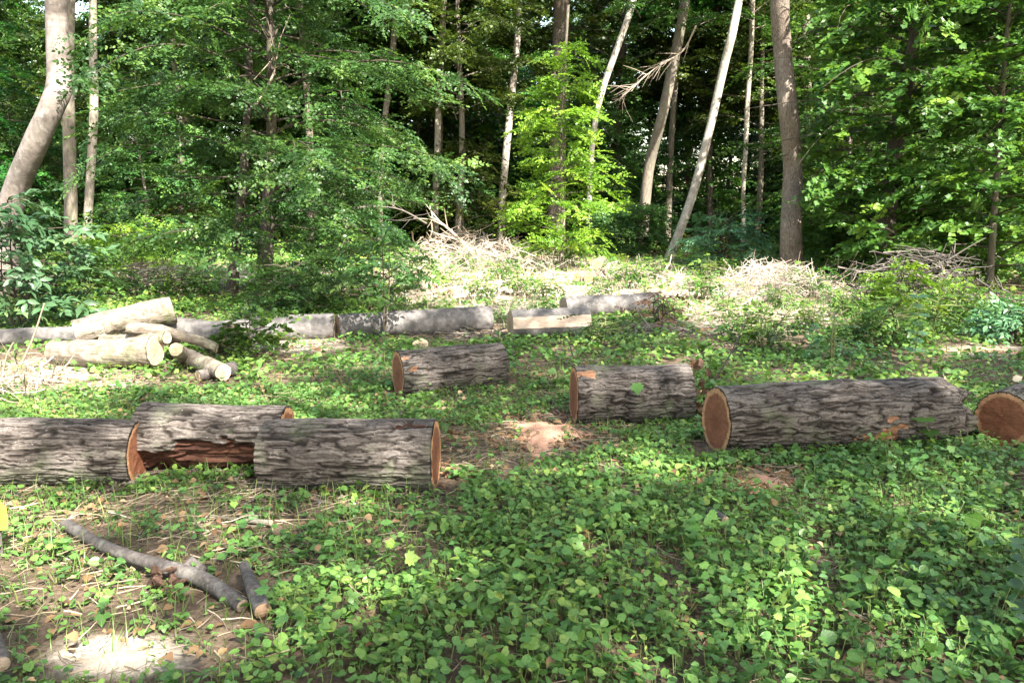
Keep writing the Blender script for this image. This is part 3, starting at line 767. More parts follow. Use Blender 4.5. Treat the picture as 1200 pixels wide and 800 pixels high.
# ------------------------------------------------------------------ unseen trees added round the viewpoint, crowns shaped to cast shade and sun patches
SUNNY = [(640, 322, 260, 34, 1), (890, 345, 140, 48, 1), (1090, 380, 140, 45, .8), (60, 442, 130, 26, 1), (125, 393, 95, 42, 1), (150, 330, 160, 22, .8), (300, 316, 200, 18, .8),
         (50, 680, 60, 55, .8), (140, 768, 75, 30, 1), (25, 600, 40, 22, .7), (110, 720, 60, 40, .5), (905, 745, 60, 45, .7), (770, 775, 45, 28, .6), (1100, 612, 36, 16, .7), (1150, 650, 30, 20, .6),
         (1075, 455, 60, 16, .8), (950, 610, 50, 16, .45), (360, 400, 60, 10, .8), (230, 455, 60, 12, .5), (660, 690, 40, 25, .35), (1000, 690, 40, 20, .5), (420, 760, 50, 25, .3), (250, 760, 40, 20, .5)]
def sunny(P):  # where the added crowns are opened so sun patches reach the ground
    t = P[:, 2] / TOSUN[2]
    gx, gy = P[:, 0] - TOSUN[0] * t, P[:, 1] - TOSUN[1] * t
    qx, qy = project(gx, gy, np.zeros_like(gx))
    e = np.where(gy > 1.0, ell(qx, qy, SUNNY), 0.0); e = np.maximum(e, np.clip((gy - 14) / 3, 0, .8))
    holes = np.clip((n2(gx, gy, 1.1, 61) - .42) * 4, 0, .8)
    return np.maximum(e, np.where(gy < 22, holes, 0)), gx, gy
r = np.random.default_rng(15)
SPOTS = [(-6.5, -5.0), (-2.0, -8.5), (5.7, -5.6), (9.5, -7.5), (6.0, -12.5), (12.5, -3.5), (14.5, -10.0), (0.5, -14.0), (-10.5, -1.0), (11.5, 3.0), (17.5, 2.5), (4.7, 1.7), (10.2, -1.2), (-3.7, 3.3)]
for i, (x, y) in enumerate(SPOTS):
    z0 = terr(x, y)[0]; org = np.array([x, y, z0])
    t = thing('tree', 'unseen tall tree added near the viewpoint to shade the foreground', 'tree', org, 'unseen shade trees added near the viewpoint')
    zz = np.linspace(-.4, 14, 20); P = np.stack([.15 * np.sin(zz * .4 + i), .15 * np.cos(zz * .5 + i), zz], 1)
    a = Acc(); tube(a, P, np.interp(zz, [-.4, .6, 14], [.26, .2, .06]), 14, .5, .06, i)
    lm = Acc()
    for b in range(16):
        az = b * 2.4; L = r.uniform(2.5, 4.6); s = np.linspace(0, 1, 6)[:, None]; zb = 8 + 5.5 * b / 16
        tube(lm, np.array([0, 0, zb]) + np.array([math.cos(az) * L, math.sin(az) * L, L * .45]) * s + np.array([0, 0, -.3 * L]) * s * s, np.linspace(.06, .015, 6), 5, .5, cap=False)
    obj('trunk', a.build('trunk', B_FOREST), t); obj('limbs', lm.build('limbs', B_FOREST), t)
    k = 280
    v = r.normal(0, 1, (k, 3)); v /= np.linalg.norm(v, axis=1)[:, None]; v *= (r.random(k) ** .4)[:, None]
    Q = v * [5.0, 5.0, 3.6] + [0, 0, 11.5]
    s_, gx, gy = sunny(Q + org)
    keep = r.random(k) > s_ * .4
    Q = Q[keep]; k = len(Q); D = r.normal(0, 1, (k, 3)); D[:, 2] *= .3
    vfa = put_sprays(SP_DIA, basis(D, np.array([0, 0, 1.0]) + r.normal(0, .4, (k, 3)), r.uniform(.7, 1.1, k)), Q, r.normal(.5, .2, k), r)
    V, F, A = vfa; cen = V.reshape(-1, 4, 3).mean(1)          # four vertices a leaf: open the gaps leaf by leaf
    e, gx, gy = sunny(cen + org); kp = r.random(len(cen)) > e * 1.05
    V = V.reshape(-1, 4, 3)[kp].reshape(-1, 3); A = A.reshape(-1, 4)[kp].ravel(); m = kp.sum()
    vfa = (V, (np.arange(m) * 4)[:, None, None] + np.array([[0, 1, 2], [0, 2, 3]]), A); vfa = (V, vfa[1].reshape(-1, 3), A)
    obj('crown', leafmesh('crown', vfa, L_SHADE), t)

# ------------------------------------------------------------------ logs
LOGS = []   # axis segments (ax,ay,bx,by,r) for keeping plants out
def make_log(label, L, R, rL, rR, style='rough', faceL=None, faceR=None, sink=.035, peel=None, ragged=None, zoff=(0, 0), group=None, seed=1, name='log', res=1.0, bend=0.0, world=None, bark=None, knots=()):
    if world is None:
        a, b = ground(*L), ground(*R)
        va = a[:2] / np.linalg.norm(a[:2]); vb = b[:2] / np.linalg.norm(b[:2])
        a[:2] += va * .12 * rL; b[:2] += vb * .12 * rR
        a[2] = terr(a[0], a[1])[0] + rL - sink + zoff[0]; b[2] = terr(b[0], b[1])[0] + rR - sink + zoff[1]
    else: a, b = map(np.array, world)
    LOGS.append((a[0], a[1], b[0], b[1], max(rL, rR)) if min(a[2] - rL, b[2] - rR) < .15 else (0, -90, 0, -91, .1))
    ln = np.linalg.norm(b - a); u = (b - a) / ln
    up = np.array([0, 0, 1.0]); up = up - u * np.dot(up, u); up /= np.linalg.norm(up)
    cam = np.cross(u, up)
    if np.dot(cam, -a) < 0 and abs(cam[1]) > .2: pass
    if cam[1] > 0: cam = -cam
    rm = .5 * (rL + rR)
    nth = int(max(36, (260 if style == 'rough' else 90) * res)); nl = int(max(12, ln * (190 if style == 'rough' else 60) * res))
    th = np.arange(nth) * 2 * math.pi / nth; s = np.linspace(0, 1, nl)
    S, TH = np.meshgrid(s, th, indexing='ij'); S = S.ravel(); TH = TH.ravel()
    r0 = rL + (rR - rL) * S
    cx, cy, lz = np.cos(TH) * rm, np.sin(TH) * rm, S * ln
    low = vnoise(np.stack([cx * 3, cy * 3, lz * 2.0], 1), seed)
    if style == 'rough':
        dl = .03 * vnoise(np.stack([cx * 6, cy * 6, lz * 5], 1), seed + 5) + .032 * vnoise(np.stack([cx * 18, cy * 18, lz * 19], 1), seed + 6) + .012 * vnoise(np.stack([cx * 50, cy * 50, lz * 60], 1), seed + 4)
        tx, ty = np.cos(TH + dl) * rm, np.sin(TH + dl) * rm; wl_ = lz + .05 * vnoise(np.stack([cx * 25, cy * 25, lz * 4], 1), seed + 7)
        f1 = vnoise(np.stack([tx * 56, ty * 56, wl_ * 7.5], 1), seed + 1)
        f2 = vnoise(np.stack([tx * 95, ty * 95, wl_ * 15.0], 1), seed + 2)
        f3 = vnoise(np.stack([cx * 120, cy * 120, lz * 60.0], 1), seed + 3)
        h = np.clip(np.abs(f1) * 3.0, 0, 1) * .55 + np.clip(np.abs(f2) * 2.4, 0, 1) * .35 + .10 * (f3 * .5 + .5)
        rad = r0 * (1 + .06 * low + .025 * vnoise(np.stack([cx * 9, cy * 9, lz * 7], 1), seed + 3)) + .016 * (h - 1)
    else:
        f1 = vnoise(np.stack([cx * 14, cy * 14, lz * 10.0], 1), seed + 1) + .5 * vnoise(np.stack([cx * 34, cy * 34, lz * 26.0], 1), seed + 2)
        h = .5 + .5 * f1; rad = r0 * (1 + .075 * low) + .007 * f1
    for (ks, kd, kh, kw) in knots:
        dth = (TH - math.radians(kd) + math.pi) % (2 * math.pi) - math.pi
        q = np.sqrt(((S - ks) * ln) ** 2 + (dth * rm) ** 2) / kw
        rad = rad + kh * np.exp(-q * q) - kh * .9 * np.exp(-(q * 3.2) ** 2); h = h * (1 - .7 * np.exp(-(q * 3) ** 2))
    pm = np.zeros_like(S); pid = np.zeros(len(S), int)
    edge = .5 * vnoise(np.stack([cx * 9, cy * 9, lz * 9], 1), seed + 8) + .3 * vnoise(np.stack([cx * 30, cy * 30, lz * 22], 1), seed + 9)
    for pk, (t0, t1, s0, s1, depth) in enumerate(peel or []):
        T = np.degrees(TH); T = np.where(T > 270, T - 360, T)
        q = np.minimum(np.minimum((T - t0) / 14, (t1 - T) / 14), np.minimum((S - s0) / .06, (s1 - S) / .06)) + edge * 2.2
        mk = np.clip(q, 0, 1); pid = np.where(mk > pm, pk, pid); pm = np.maximum(pm, mk); rad = rad - depth * mk * (1 + .5 * f1)
    ss = lz.copy()
    if ragged:
        jag = .5 + .5 * vnoise(np.stack([cx * 14, cy * 14, 0 * lz + 3], 1), seed + 12)
        k = np.clip((S - (1 - ragged)) / ragged, 0, 1)
        ss = lz - k * jag * ragged * ln * .9
        rad = rad * (1 - .22 * k * k * (.4 + jag))
    ctr = a[None] + u[None] * ss[:, None] + up[None] * (bend * np.sin(math.pi * S))[:, None]
    rad_dir = up[None] * np.cos(TH)[:, None] + cam[None] * np.sin(TH)[:, None]
    V = ctr + rad_dir * rad[:, None]
    org = np.array([.5 * (a[0] + b[0]), .5 * (a[1] + b[1]), min(a[2] - rL, b[2] - rR)])
    i = np.arange(nl - 1)[:, None] * nth; j = np.arange(nth)[None]; kk = (j + 1) % nth
    Q = np.stack([i + j, i + kk, i + nth + kk, i + nth + j], -1).reshape(-1, 4)
    if np.dot(np.cross(up, cam), u) < 0: Q = Q[:, ::-1]
    t = thing(name, label, 'log' if name == 'log' else name.replace('_', ' '), org, group)
    bm = bark or (B_LOG if style == 'rough' else B_GREYLOG)
    # annuli at the ends (cut edge of the bark)
    Vx = [V - org]; Hx = [np.clip(h, 0, 1)]; Qx = []; n = len(V)
    inner = .955 if style == 'rough' else .975
    for e, base in ((0, 0), (1, (nl - 1) * nth)):
        ring = V[base:base + nth]; c = ctr[base:base + nth].mean(0)
        inn = c + (ring - c) * inner
        Vx.append(inn - org); Hx.append(np.full(nth, .5))
        j = np.arange(nth); k2 = (j + 1) % nth
        q = np.stack([base + j, n + j, n + k2, base + k2], 1); Qx.append(q if e else q[:, ::-1]); n += nth
    wood = pm[Q].mean(1) > .5
    keepQ = [Q[~wood]] + Qx
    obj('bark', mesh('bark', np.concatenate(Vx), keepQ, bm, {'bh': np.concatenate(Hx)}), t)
    for pk, p in enumerate(peel or []):
        w_ = wood & (pid[Q[:, 0]] == pk)
        if w_.any():
            me = mesh('peeled_wood', V - org, Q[w_], W_ROT if p[4] > .03 else W_PEEL)
            bpy_clean(me); obj('peeled_wood', me, t)
    for e, base, fm in ((0, 0, faceL), (1, (nl - 1) * nth, faceR)):
        fm = fm or W_GREY
        ring = V[base:base + nth]; c = ctr[base:base + nth].mean(0); outw = u * (-1 if e == 0 else 1)
        rr = np.linspace(0, 1, 9)[1:]; vs = [c + outw * .003]; ra = [0.0]
        if ragged and e == 1: vs = [c - u * .10]
        for q in rr:
            pr = c + (ring - c) * inner * q + outw * .003
            pr = pr + outw * (.004 * vnoise(pr * 30, seed))[:, None]
            vs.append(pr); ra.append(np.full(nth, q))
        VV = np.concatenate([np.atleast_2d(x) for x in vs]); RA = np.concatenate([np.atleast_1d(x) for x in ra])
        j = np.arange(nth); k2 = (j + 1) % nth
        T = np.stack([np.zeros(nth, int), 1 + j, 1 + k2], 1)
        Qs = [np.stack([1 + m * nth + j, 1 + (m + 1) * nth + j, 1 + (m + 1) * nth + k2, 1 + m * nth + k2], 1) for m in range(7)]
        obj('cut_face', mesh('cut_face', VV - org, [T, np.concatenate(Qs)], fm, {'rr': RA, 'an': np.concatenate([[0], np.tile(np.abs(np.arange(nth) / nth * 2 - 1) * 26, 8)])}), t)
    return t, a, b

def bpy_clean(me):
    import bmesh
    bm = bmesh.new(); bm.from_mesh(me)
    bmesh.ops.delete(bm, geom=[v for v in bm.verts if not v.link_faces], context='VERTS')
    bm.to_mesh(me); bm.free()

G_L = 'thick rough-barked log sections in the clearing'
make_log('thick rough-barked log cut off by the left edge, red-brown cut face to the right', (-120, 566), (164, 560), .215, .185, faceR=W_RED, seed=11, knots=[(.7, 40, .018, .07)], group=G_L)
make_log('thick log with its underside rotted open to dark red wood, between two others', (172, 548), (338, 547), .215, .205, faceR=W_RED, faceL=W_RED, seed=22, knots=[(.35, 30, .02, .09)], peel=[(78, 178, -.2, 1.2, .055)], group=G_L)
make_log('thick bark-covered log nearest the camera, cracked at its top right end', (315, 568), (511, 570), .205, .205, faceR=W_RED, faceL=W_RED, seed=33, knots=[(.28, 55, .02, .07), (.8, 80, .012, .05)], peel=[(8, 19, .76, 1.05, .034)], group=G_L)
make_log('short thick log in the middle with splintered orange wood at its left end', (467, 463), (588, 450), .21, .20, faceL=W_RED, faceR=W_RED, seed=44, knots=[(.6, 45, .015, .06)], peel=[(25, 45, -.1, .10, .012), (64, 73, -.1, .12, .012)], group=G_L)
make_log('thick log right of the sawdust with a bare orange spot at its top left', (672, 493), (804, 491), .225, .225, faceL=W_RED, faceR=W_RED, seed=55, knots=[(.75, 50, .018, .06)], peel=[(18, 40, -.1, .15, .012)], group=G_L)
make_log('longest thick log with cut face to the left and ragged right end', (838, 528), (1122, 517), .225, .235, faceL=W_RED, faceR=W_ROT, seed=66, bend=.012, knots=[(.49, 8, .035, .09), (.22, 60, .016, .07), (.8, 40, .02, .08)], ragged=.10, peel=[(96, 124, .52, .66, .012), (76, 86, .5, .6, .01)], group=G_L)
pG = ground(1174, 524); dG = np.array([.80, .60, 0]); aG = pG + np.array([0, .02, .185]); bG = aG + dG * 1.3; bG[2] += .01
make_log('thick log cut off by the right edge with its red-brown cut face towards the camera', None, None, .19, .195, faceL=W_RED, faceR=W_RED, seed=77, world=(aG, bG), group=G_L)

G_B = 'grey logs laid in a row behind'
make_log('grey log at the left of the back row, pale in the middle', (296, 399), (392, 396), .17, .165, 'smooth', W_GREY, W_GREY, seed=5, group=G_B)
make_log('long dark grey log at the right of the back row', (396, 395), (574, 386), .16, .17, 'smooth', W_GREY, W_GREY, seed=6, group=G_B)
make_log('grey log mostly hidden between the log pile and the back row', (240, 397), (294, 393), .12, .125, 'smooth', W_GREY, W_GREY, seed=7, group=G_B)
make_log('mossy grey log lying farthest back, right of the split log', (660, 370), (768, 366), .15, .17, 'smooth', W_GREY, W_GREY, seed=8, group=G_B)
# split log: half-round with pale split face turned up towards the camera
def split_log():
    a, b = ground(598, 397), ground(688, 393); r = .19
    a[2] += .0; u = (b - a); ln = np.linalg.norm(u); u /= ln
    up = np.array([0, 0, 1.0]); cam = np.array([u[1], -u[0], 0]); cam = cam if cam[1] < 0 else -cam
    t = thing('log', 'split half log showing a strip of pale pink wood, right of the back row', 'log', .5 * (a + b), G_B); org = .5 * (a + b)
    prof = []   # (angle from up towards camera); the flat split runs from 20 to 80 degrees
    angs = np.radians(np.linspace(97, 360 + 52, 44))
    ring = np.array([(math.cos(q) * r + r - .02, math.sin(q) * r) for q in angs])
    s = np.linspace(0, 1, 30); V = []
    for k in s:
        c = a + (b - a) * k
        for z, w in ring: V.append(c + up * (z + .006 * math.sin(k * 23 + w * 30)) + cam * w)
    V = np.array(V); n = len(ring); i = np.arange(29)[:, None] * n; j = np.arange(n - 1)[None]
    Q = np.stack([i + j, i + j + 1, i + n + j + 1, i + n + j], -1).reshape(-1, 4)
    obj('bark', mesh('bark', V - org, Q, B_GREYLOG), t)
    W = []; m = 9
    for k in s:
        c = a + (b - a) * k; z0, w0 = ring[0]; z1, w1 = ring[-1]
        for f in np.linspace(0, 1, m): W.append(c + up * (z0 + (z1 - z0) * f) + cam * (w0 + (w1 - w0) * f))
    W = np.array(W); W += (.003 + .003 * vnoise(W * [6, 40, 40], 3))[:, None] * (up + cam)
    i = np.arange(29)[:, None] * m; j = np.arange(m - 1)[None]
    Q = np.stack([i + j, i + j + 1, i + m + j + 1, i + m + j], -1).reshape(-1, 4)
    obj('split_face', mesh('split_face', W - org, Q, W_SPLIT), t)
    for e, c in ((0, a), (29, b)):
        R = V[e * n:(e + 1) * n]; cc = R.mean(0); VV = np.concatenate([[cc], R]) - org + u * (-.003 if e == 0 else .003)
        T = np.array([(0, 1 + q, 1 + (q + 1) % n) for q in range(n)])
        obj('cut_face', mesh('cut_face', VV, T, W_PALE, {'rr': np.concatenate([[0], np.ones(n)])}), t)
    LOGS.append((a[0], a[1], b[0], b[1], r))
split_log()

# log pile at the left: axis ends given as pixel + distance
def wl(px, py, d): return at(px, py, d)
G_P = 'pale logs of the pile at the left'
def pile(label, L, R, rL, rR, fR=W_PALE, bark=B_PALELOG, seed=1, bend=0.0, name='log'):
    make_log(label, None, None, rL, rR, 'smooth', W_PALE, fR, seed=seed, world=(wl(*L), wl(*R)), group=G_P, bark=bark, bend=bend, name=name)
pile('longest pale log on top of the pile, its round cut end highest', (88, 391, 8.45), (203, 363, 8.9), .13, .15, seed=201, bend=.03)
pile('thick pale log lying brightly lit at the front bottom of the pile', (62, 413, 8.05), (182, 410, 7.9), .125, .16, seed=202, bend=-.02)
pile('thin crooked log lying across the pile, sloping down to the right', (150, 384, 8.1), (254, 408, 8.2), .07, .05, seed=203, bend=.05)
pile('dark grey log end sticking out behind the pile to the right', (150, 380, 9.4), (268, 394, 8.8), .14, .14, W_GREY, B_GREYLOG, 204)
pile('short log stub with its pale end up at the right front of the pile', (226, 424, 8.2), (206, 409, 7.6), .07, .068, seed=205)
pile('small pale log lying low at the right foot of the pile', (208, 412, 8.2), (262, 436, 7.3), .07, .075, seed=206)
pile('thin pale split piece wedged between the two biggest pale logs', (120, 398, 8.3), (196, 396, 8.0), .05, .06, seed=209)
pile('grey log trailing out of the left edge behind the pile', (-60, 399, 8.9), (100, 391, 9.2), .10, .10, W_GREY, B_GREYLOG, 207)
pile('broken knotty branch piece lying right of the pile', (232, 440, 7.35), (275, 431, 7.6), .05, .065, W_GREY, B_BRANCH, 208)

# small cut logs far back under the bright sapling
for i, (px, py, d, r, lab) in enumerate([(700, 309, 16.8, .12, 'upper small cut log with orange round end behind the sunny strip'), (690, 326, 16.4, .10, 'small cut log with bright round end right of the yellow-green sapling'),
                                         (676, 325, 16.5, .08, 'thin cut log with pinkish end at the foot of the yellow-green sapling')]):
    p = at(px, py, d); make_log(lab, None, None, r, r, 'smooth', W_ORANGE, W_ORANGE, seed=301 + i, bark=B_OAK, world=(p, p + np.array([.14 + .08 * i, .38, .01])), group='cut logs under the trees at the back')
p = at(706, 322, 17.2); make_log('dark cut log lying in shade under the orange-ended one', None, None, .13, .13, 'smooth', W_GREY, W_GREY, seed=310, world=(p, p + np.array([.8, .3, -.04])), group='cut logs under the trees at the back', bark=B_OAK)

# pale stump end behind the middle log
b = ground(491, 414); make_log('pale round stump top peeping over the middle log', None, None, .13, .10, 'smooth', W_PALE, W_PALE, seed=320, world=(b + [0, .25, -.1], b + [0, .16, .075]), name='stump', bark=B_PALELOG)

# branch in the foreground
def curve_obj(name, label, cat, pts, mat, face=None, n=14, rough=.08, seed=0, group=None, lift=0.0):
    P, R = [], []
    for (px, py, w, dz) in pts:
        q = ground(px, py); dep = q[1]; r = .45 * w * dep / FPX; q[2] += r * 1.15 + dz; P.append(q); R.append(r)
    for i_ in range(len(P) - 1): LOGS.append((P[i_][0], P[i_][1], P[i_ + 1][0], P[i_ + 1][1], R[i_] * 2.2))
    P, R = resample(np.array(P), np.array(R), 8); org = P[len(P) // 2].copy(); org[2] = terr(org[0], org[1])[0]
    t = thing(name, label, cat, org, group); a = Acc(); tube(a, P, R, n, .5, rough, seed, cap=False); obj('bark', a.build('bark', mat, True, org), t)
    for e, (c, q, rr) in enumerate(((P[0], P[0] - P[1], R[0]), (P[-1], P[-1] - P[-2], R[-1]))):
        d = Acc(); q = q / np.linalg.norm(q); tube(d, np.array([c - q * .004, c + q * .003]), [rr * .99, rr * .93], n, .5)
        me = mesh('cut_end', np.concatenate(d.V) - org, [np.concatenate(d.Q), np.concatenate(d.T)], face or W_GREY, {'rr': np.full(d.n, .5)}); obj('cut_end', me, t)
    return t, P, R, org
t, P, R, org = curve_obj('branch', 'long curved grey branch lying in the foreground grass at the left', 'branch', [(78, 622, 17, 0), (108, 640, 16, .0), (135, 655, 17, .01), (165, 669, 18, .02), (200, 680, 20, .02), (232, 688, 22, .01), (262, 703, 22, .0), (285, 716, 20, -.01)], B_BRANCH, seed=4)
a = Acc(); tube(a, np.array([ground(212, 686) + [0, 0, .05], ground(226, 676) + [0, 0, .07], ground(240, 682) + [0, 0, .05]]), [.02, .028, .02], 10, .5, .1, 3); obj('knot', a.build('knot', B_BRANCH, True, org), t)
curve_obj('branch', 'short grey branch stub with sawn end beside the long curved branch', 'branch', [(287, 684, 14, .06), (293, 697, 17, .05), (300, 712, 22, .03), (309, 727, 25, .0)], B_BRANCH, W_PEELEND, seed=6)
curve_obj('stick', 'thin dry stick lying left of the two front logs in the bare grass', 'stick', [(248, 609, 5, .01), (275, 613, 6, .01), (318, 619, 9, .01)], B_PALELOG, W_PALE, 8, seed=8)
curve_obj('stick', 'short sawn stick with pale round end lying in the leaves at right', 'stick', [(826, 606, 10, .02), (838, 614, 12, .03), (850, 623, 13, .03)], B_BRANCH, W_PALE, 12, seed=9)
curve_obj('stake', 'grey weathered wooden pole at the bottom left corner', 'pole', [(-20, 760, 20, .12), (-5, 785, 22, .10), (6, 815, 24, .08)], B_BRANCH, W_GREY, 12, seed=10)
# bark chunk
b = ground(194, 690); r = np.random.default_rng(4); a = Acc()
for k in range(34):
    p = b + np.array([r.normal(0, .035), r.normal(0, .025), abs(r.normal(0, .03))]); d = r.normal(0, 1, 3); d /= np.linalg.norm(d)
    tube(a, np.array([p - d * .03, p, p + d * .025]), [.004, .016, .006], 5, r.random(), .7, k)
m_, nt_, o_ = newmat('rotten_bark'); princ(nt_, o_, ramp(nt_, [(.3, (.02, .012, .009)), (.7, (.10, .06, .042))], noise(nt_, mapping(nt_, (1, 1, 1)), 50, 5).outputs[0]).outputs[0], .9, .1)
tag(obj('bark_lump', a.build('bark_lump', m_, False, b), None, b), 'crumbling red-brown lump of bark against the long curved branch', 'bark')
# upright dead stems
def stick_up(label, base, tip, w, mat=M_GREYTWIG, name='twig', sub=()):
    b = ground(*base); q = at(tip[0], tip[1], b[1] + .1); m = .5 * (b + q) + [.02, 0, -.02]
    P, R = resample(np.array([b - [0, 0, .03], m, q]), np.array([w, w * .75, w * .4]), 5); a = Acc(); tube(a, P, R, 6, .3)
    for (f, dx, dz) in sub:
        p = P[int(f * (len(P) - 1))]; tube(a, np.array([p, p + [dx * .6, 0, dz * .5], p + [dx, .03, dz]]), [w * .5, w * .4, w * .2], 5, .4)
    tag(obj(name, a.build(name, mat, True, b), None, b), label, 'twig')
stick_up('thin dark bent twig sticking up between the two right logs', (832, 452), (876, 370), .010, sub=[(.5, .12, .06)])
stick_up('short dark stick standing up behind the orange-spotted log', (672, 424), (664, 396), .012, sub=[(.9, -.06, .02)])
stick_up('grey dead stem leaning at the far left before the log pile', (20, 432), (52, 355), .014, M_TWIG)
# yellow marker at the left edge
m_, nt_, o_ = newmat('yellow_paint'); princ(nt_, o_, ramp(nt_, [(.3, (.75, .60, .02)), (.7, (.85, .72, .05))], noise(nt_, mapping(nt_, (1, 1, 1)), 20, 3).outputs[0]).outputs[0], .5, .4)
b = ground(-1, 652); t = thing('marker_stake', 'bright yellow topped marker stake at the left edge', 'marker', b)
a = Acc(); tube(a, np.array([[0, 0, -.05], [0, 0, .05], [0, 0, .135]]), [.02, .021, .021], 4, .5); obj('stake', a.build('stake', B_BRANCH, False), t)
a = Acc(); tube(a, np.array([[0, 0, .137], [.002, 0, .19], [.003, 0, .24]]), [.052, .055, .052], 4, .5); obj('cap', a.build('cap', m_, False), t)
# leaf on the right-middle log, pale dry leaf at right
def one_leaf(label, px, py, dep, size, tmpl, mat, dirv, nrm, r_=.6, name='leaf'):
    p = at(px, py, dep); V, F, A = inst(tmpl[0], tmpl[1], basis(np.array([dirv], float), np.array([nrm], float), np.array([size])), np.zeros((1, 3)), np.array([r_]))
    tag(obj(name, leafmesh(name, (V, F, A), mat), None, p), label, 'leaf')
one_leaf('single green leaf stuck on the front of the orange-spotted log', 746, 449, ground(740, 491)[1] - .26, .09, T_MAPLE, L_MAPLE, (.1, -.3, -1), (.1, -1, .3))
one_leaf('pale dry leaf lying above the log at the right edge', 1186, 446, ground(1186, 452)[1], .11, T_OV, L_STRAW, (.8, .1, .3), (0, -1, .7), .7)

# ------------------------------------------------------------------ sawdust, chips
def patch(name, label, px, py, rx, ry, mat, h=.03, seed=0, cat='sawdust'):
    c = ground(px, py); e = ground(px + rx, py); f = ground(px, py - ry); ax, ay = abs(e[0] - c[0]), abs(f[1] - c[1])
    nr, na = 14, 60; V = []; 
    for i in range(nr + 1):
        for j in range(na):
            th = j / na * 2 * math.pi; q = i / nr
            w = 1 + .35 * math.sin(th * 3 + seed) * q + .22 * math.sin(th * 7 + 2 * seed) * q + .12 * math.sin(th * 17 + seed)
            V.append((c[0] + ax * q * w * math.cos(th), c[1] + ay * q * w * math.sin(th), q))
    V = np.array(V); q = V[:, 2].copy(); z = terr(V[:, 0], V[:, 1])
    V[:, 2] = z + h * (1 - q ** 2) - .012 * q ** 4 + .012 * n2(V[:, 0], V[:, 1], 9, seed) * (1 - q) + .006 * n2(V[:, 0], V[:, 1], 40, seed) + .004
    i = np.arange(nr)[:, None] * na; j = np.arange(na)[None]; k = (j + 1) % na
    Q = np.stack([i + j, i + na + j, i + na + k, i + k], -1).reshape(-1, 4)
    tag(obj(name, mesh(name, V - c, Q, mat), None, c), label, cat)
patch('sawdust_patch', 'large orange sawdust patch on bare ground between the middle logs', 641, 509, 42, 17, S_ORANGE, .05, 1)
patch('sawdust_patch', 'small orange sawdust patch in the leaves below the long log', 897, 566, 30, 10, S_ORANGE, .025, 2)
patch('sawdust_patch', 'pale sunlit sawdust patch at the bottom left', 138, 772, 52, 20, S_PALE, .02, 3)
patch('sawdust_patch', 'tan strip of sawdust at the right edge behind the long log', 1150, 411, 46, 4, S_ORANGE, .03, 4)
# woody crumbs right of the front log
a = Acc(); r = np.random.default_rng(31)
for (px, py, rx, ry, k) in ((527, 512, 12, 14, 16), (640, 508, 75, 24, 190), (900, 566, 45, 14, 110), (815, 470, 12, 24, 14), (520, 552, 30, 14, 25), (470, 437, 10, 18, 12)):
    for q in range(k):
        g_ = ground(px + rx * r.normal(0, .6), py + ry * r.normal(0, .6)); d = r.normal(0, 1, 3); d[2] *= .2; d /= np.linalg.norm(d); L = r.uniform(.012, .045)
        tube(a, np.array([g_ - d * L + [0, 0, .012], g_ + [0, 0, .016], g_ + d * L + [0, 0, .012]]), [.004, .009, .003], 4, r.random(), .3, q)
tag(obj('wood_chips', a.build('wood_chips', W_PEEL, False)), 'scattered orange wood chips round the sawn logs', kind='stuff')

a = Acc(); r = np.random.default_rng(32)
for (ax_, ay_, bx_, by_, rr_) in LOGS[:7]:
    for q in range(70):
        f = r.uniform(-.05, 1.05); x, y = ax_ + (bx_ - ax_) * f, ay_ + (by_ - ay_) * f - rr_ * r.uniform(.45, 1.7)
        p = np.array([x, y, terr(x, y)[0] + .012]); d = r.normal(0, 1, 3); d[2] *= .25; d /= np.linalg.norm(d); L = r.uniform(.012, .05)
        tube(a, np.array([p - d * L, p + [0, 0, .004], p + d * L]), [.004, r.uniform(.006, .014), .003], 4, r.random(), .4, q)
tag(obj('bark_crumbs', a.build('bark_crumbs', B_OAK, False)), 'crumbs of bark fallen on the ground along the thick logs', kind='stuff')

# ------------------------------------------------------------------ brush heaps
def brush(label, px, py, wpx, hgt, depth, k, mat, seed, flat=.35, thick=.012, name='brush_heap', arch=.0, lmul=1.0, stuff=False):
    c = ground(px, py); r = np.random.default_rng(seed); a = Acc(); half = wpx * c[1] / FPX * .5
    for q in range(k):
        x = np.clip(r.normal(0, .5), -.95, .95) * half; y = np.clip(r.normal(0, .45), -.9, .9) * depth; f = max(.05, 1 - (x / half) ** 2 * .7)
        base = np.array([c[0] + x, c[1] + y, 0]); base[2] = terr(base[0], base[1])[0] + hgt * f * r.random() ** 1.4
        az = r.uniform(0, 6.28); el = r.normal(0, flat); L = r.uniform(.35, 1.3) * (.5 + half * .35) * lmul
        d = np.array([math.cos(az) * math.cos(el), math.sin(az) * math.cos(el) * .6, math.sin(el)])
        s = np.linspace(-.5, .5, 6)[:, None]; sag = r.normal(0, .12, 3) * L
        P = base + d * L * s + sag * (s * s * 2) + r.normal(0, .018 * L, (6, 3)); P[:, 2] = np.maximum(P[:, 2], terr(P[:, 0], P[:, 1]) + .01)
        w = thick * r.uniform(.35, 1.4)
        tube(a, P, np.linspace(w, w * .35, 6), 5, np.clip(r.normal(.5, .25), 0, 1), cap=False)
        for z in range(r.integers(0, 4)):
            p = P[r.integers(1, 5)]; e = d * r.uniform(.3, .8) + r.normal(0, .5, 3); e *= L * .28
            tube(a, np.array([p, p + e * .5 + r.normal(0, .02, 3), p + e]), [w * .5, w * .35, w * .15], 4, np.clip(r.normal(.55, .25), 0, 1), cap=False)
    tag(obj(name, a.build(name, mat, True, c), None, c), label, None if stuff else 'brush', kind='stuff' if stuff else None)
brush('tangled heap of bleached twigs at the foot of the slim white trunk', 545, 300, 150, .75, 1.6, 150, M_TWIG, 1, .4, .022)
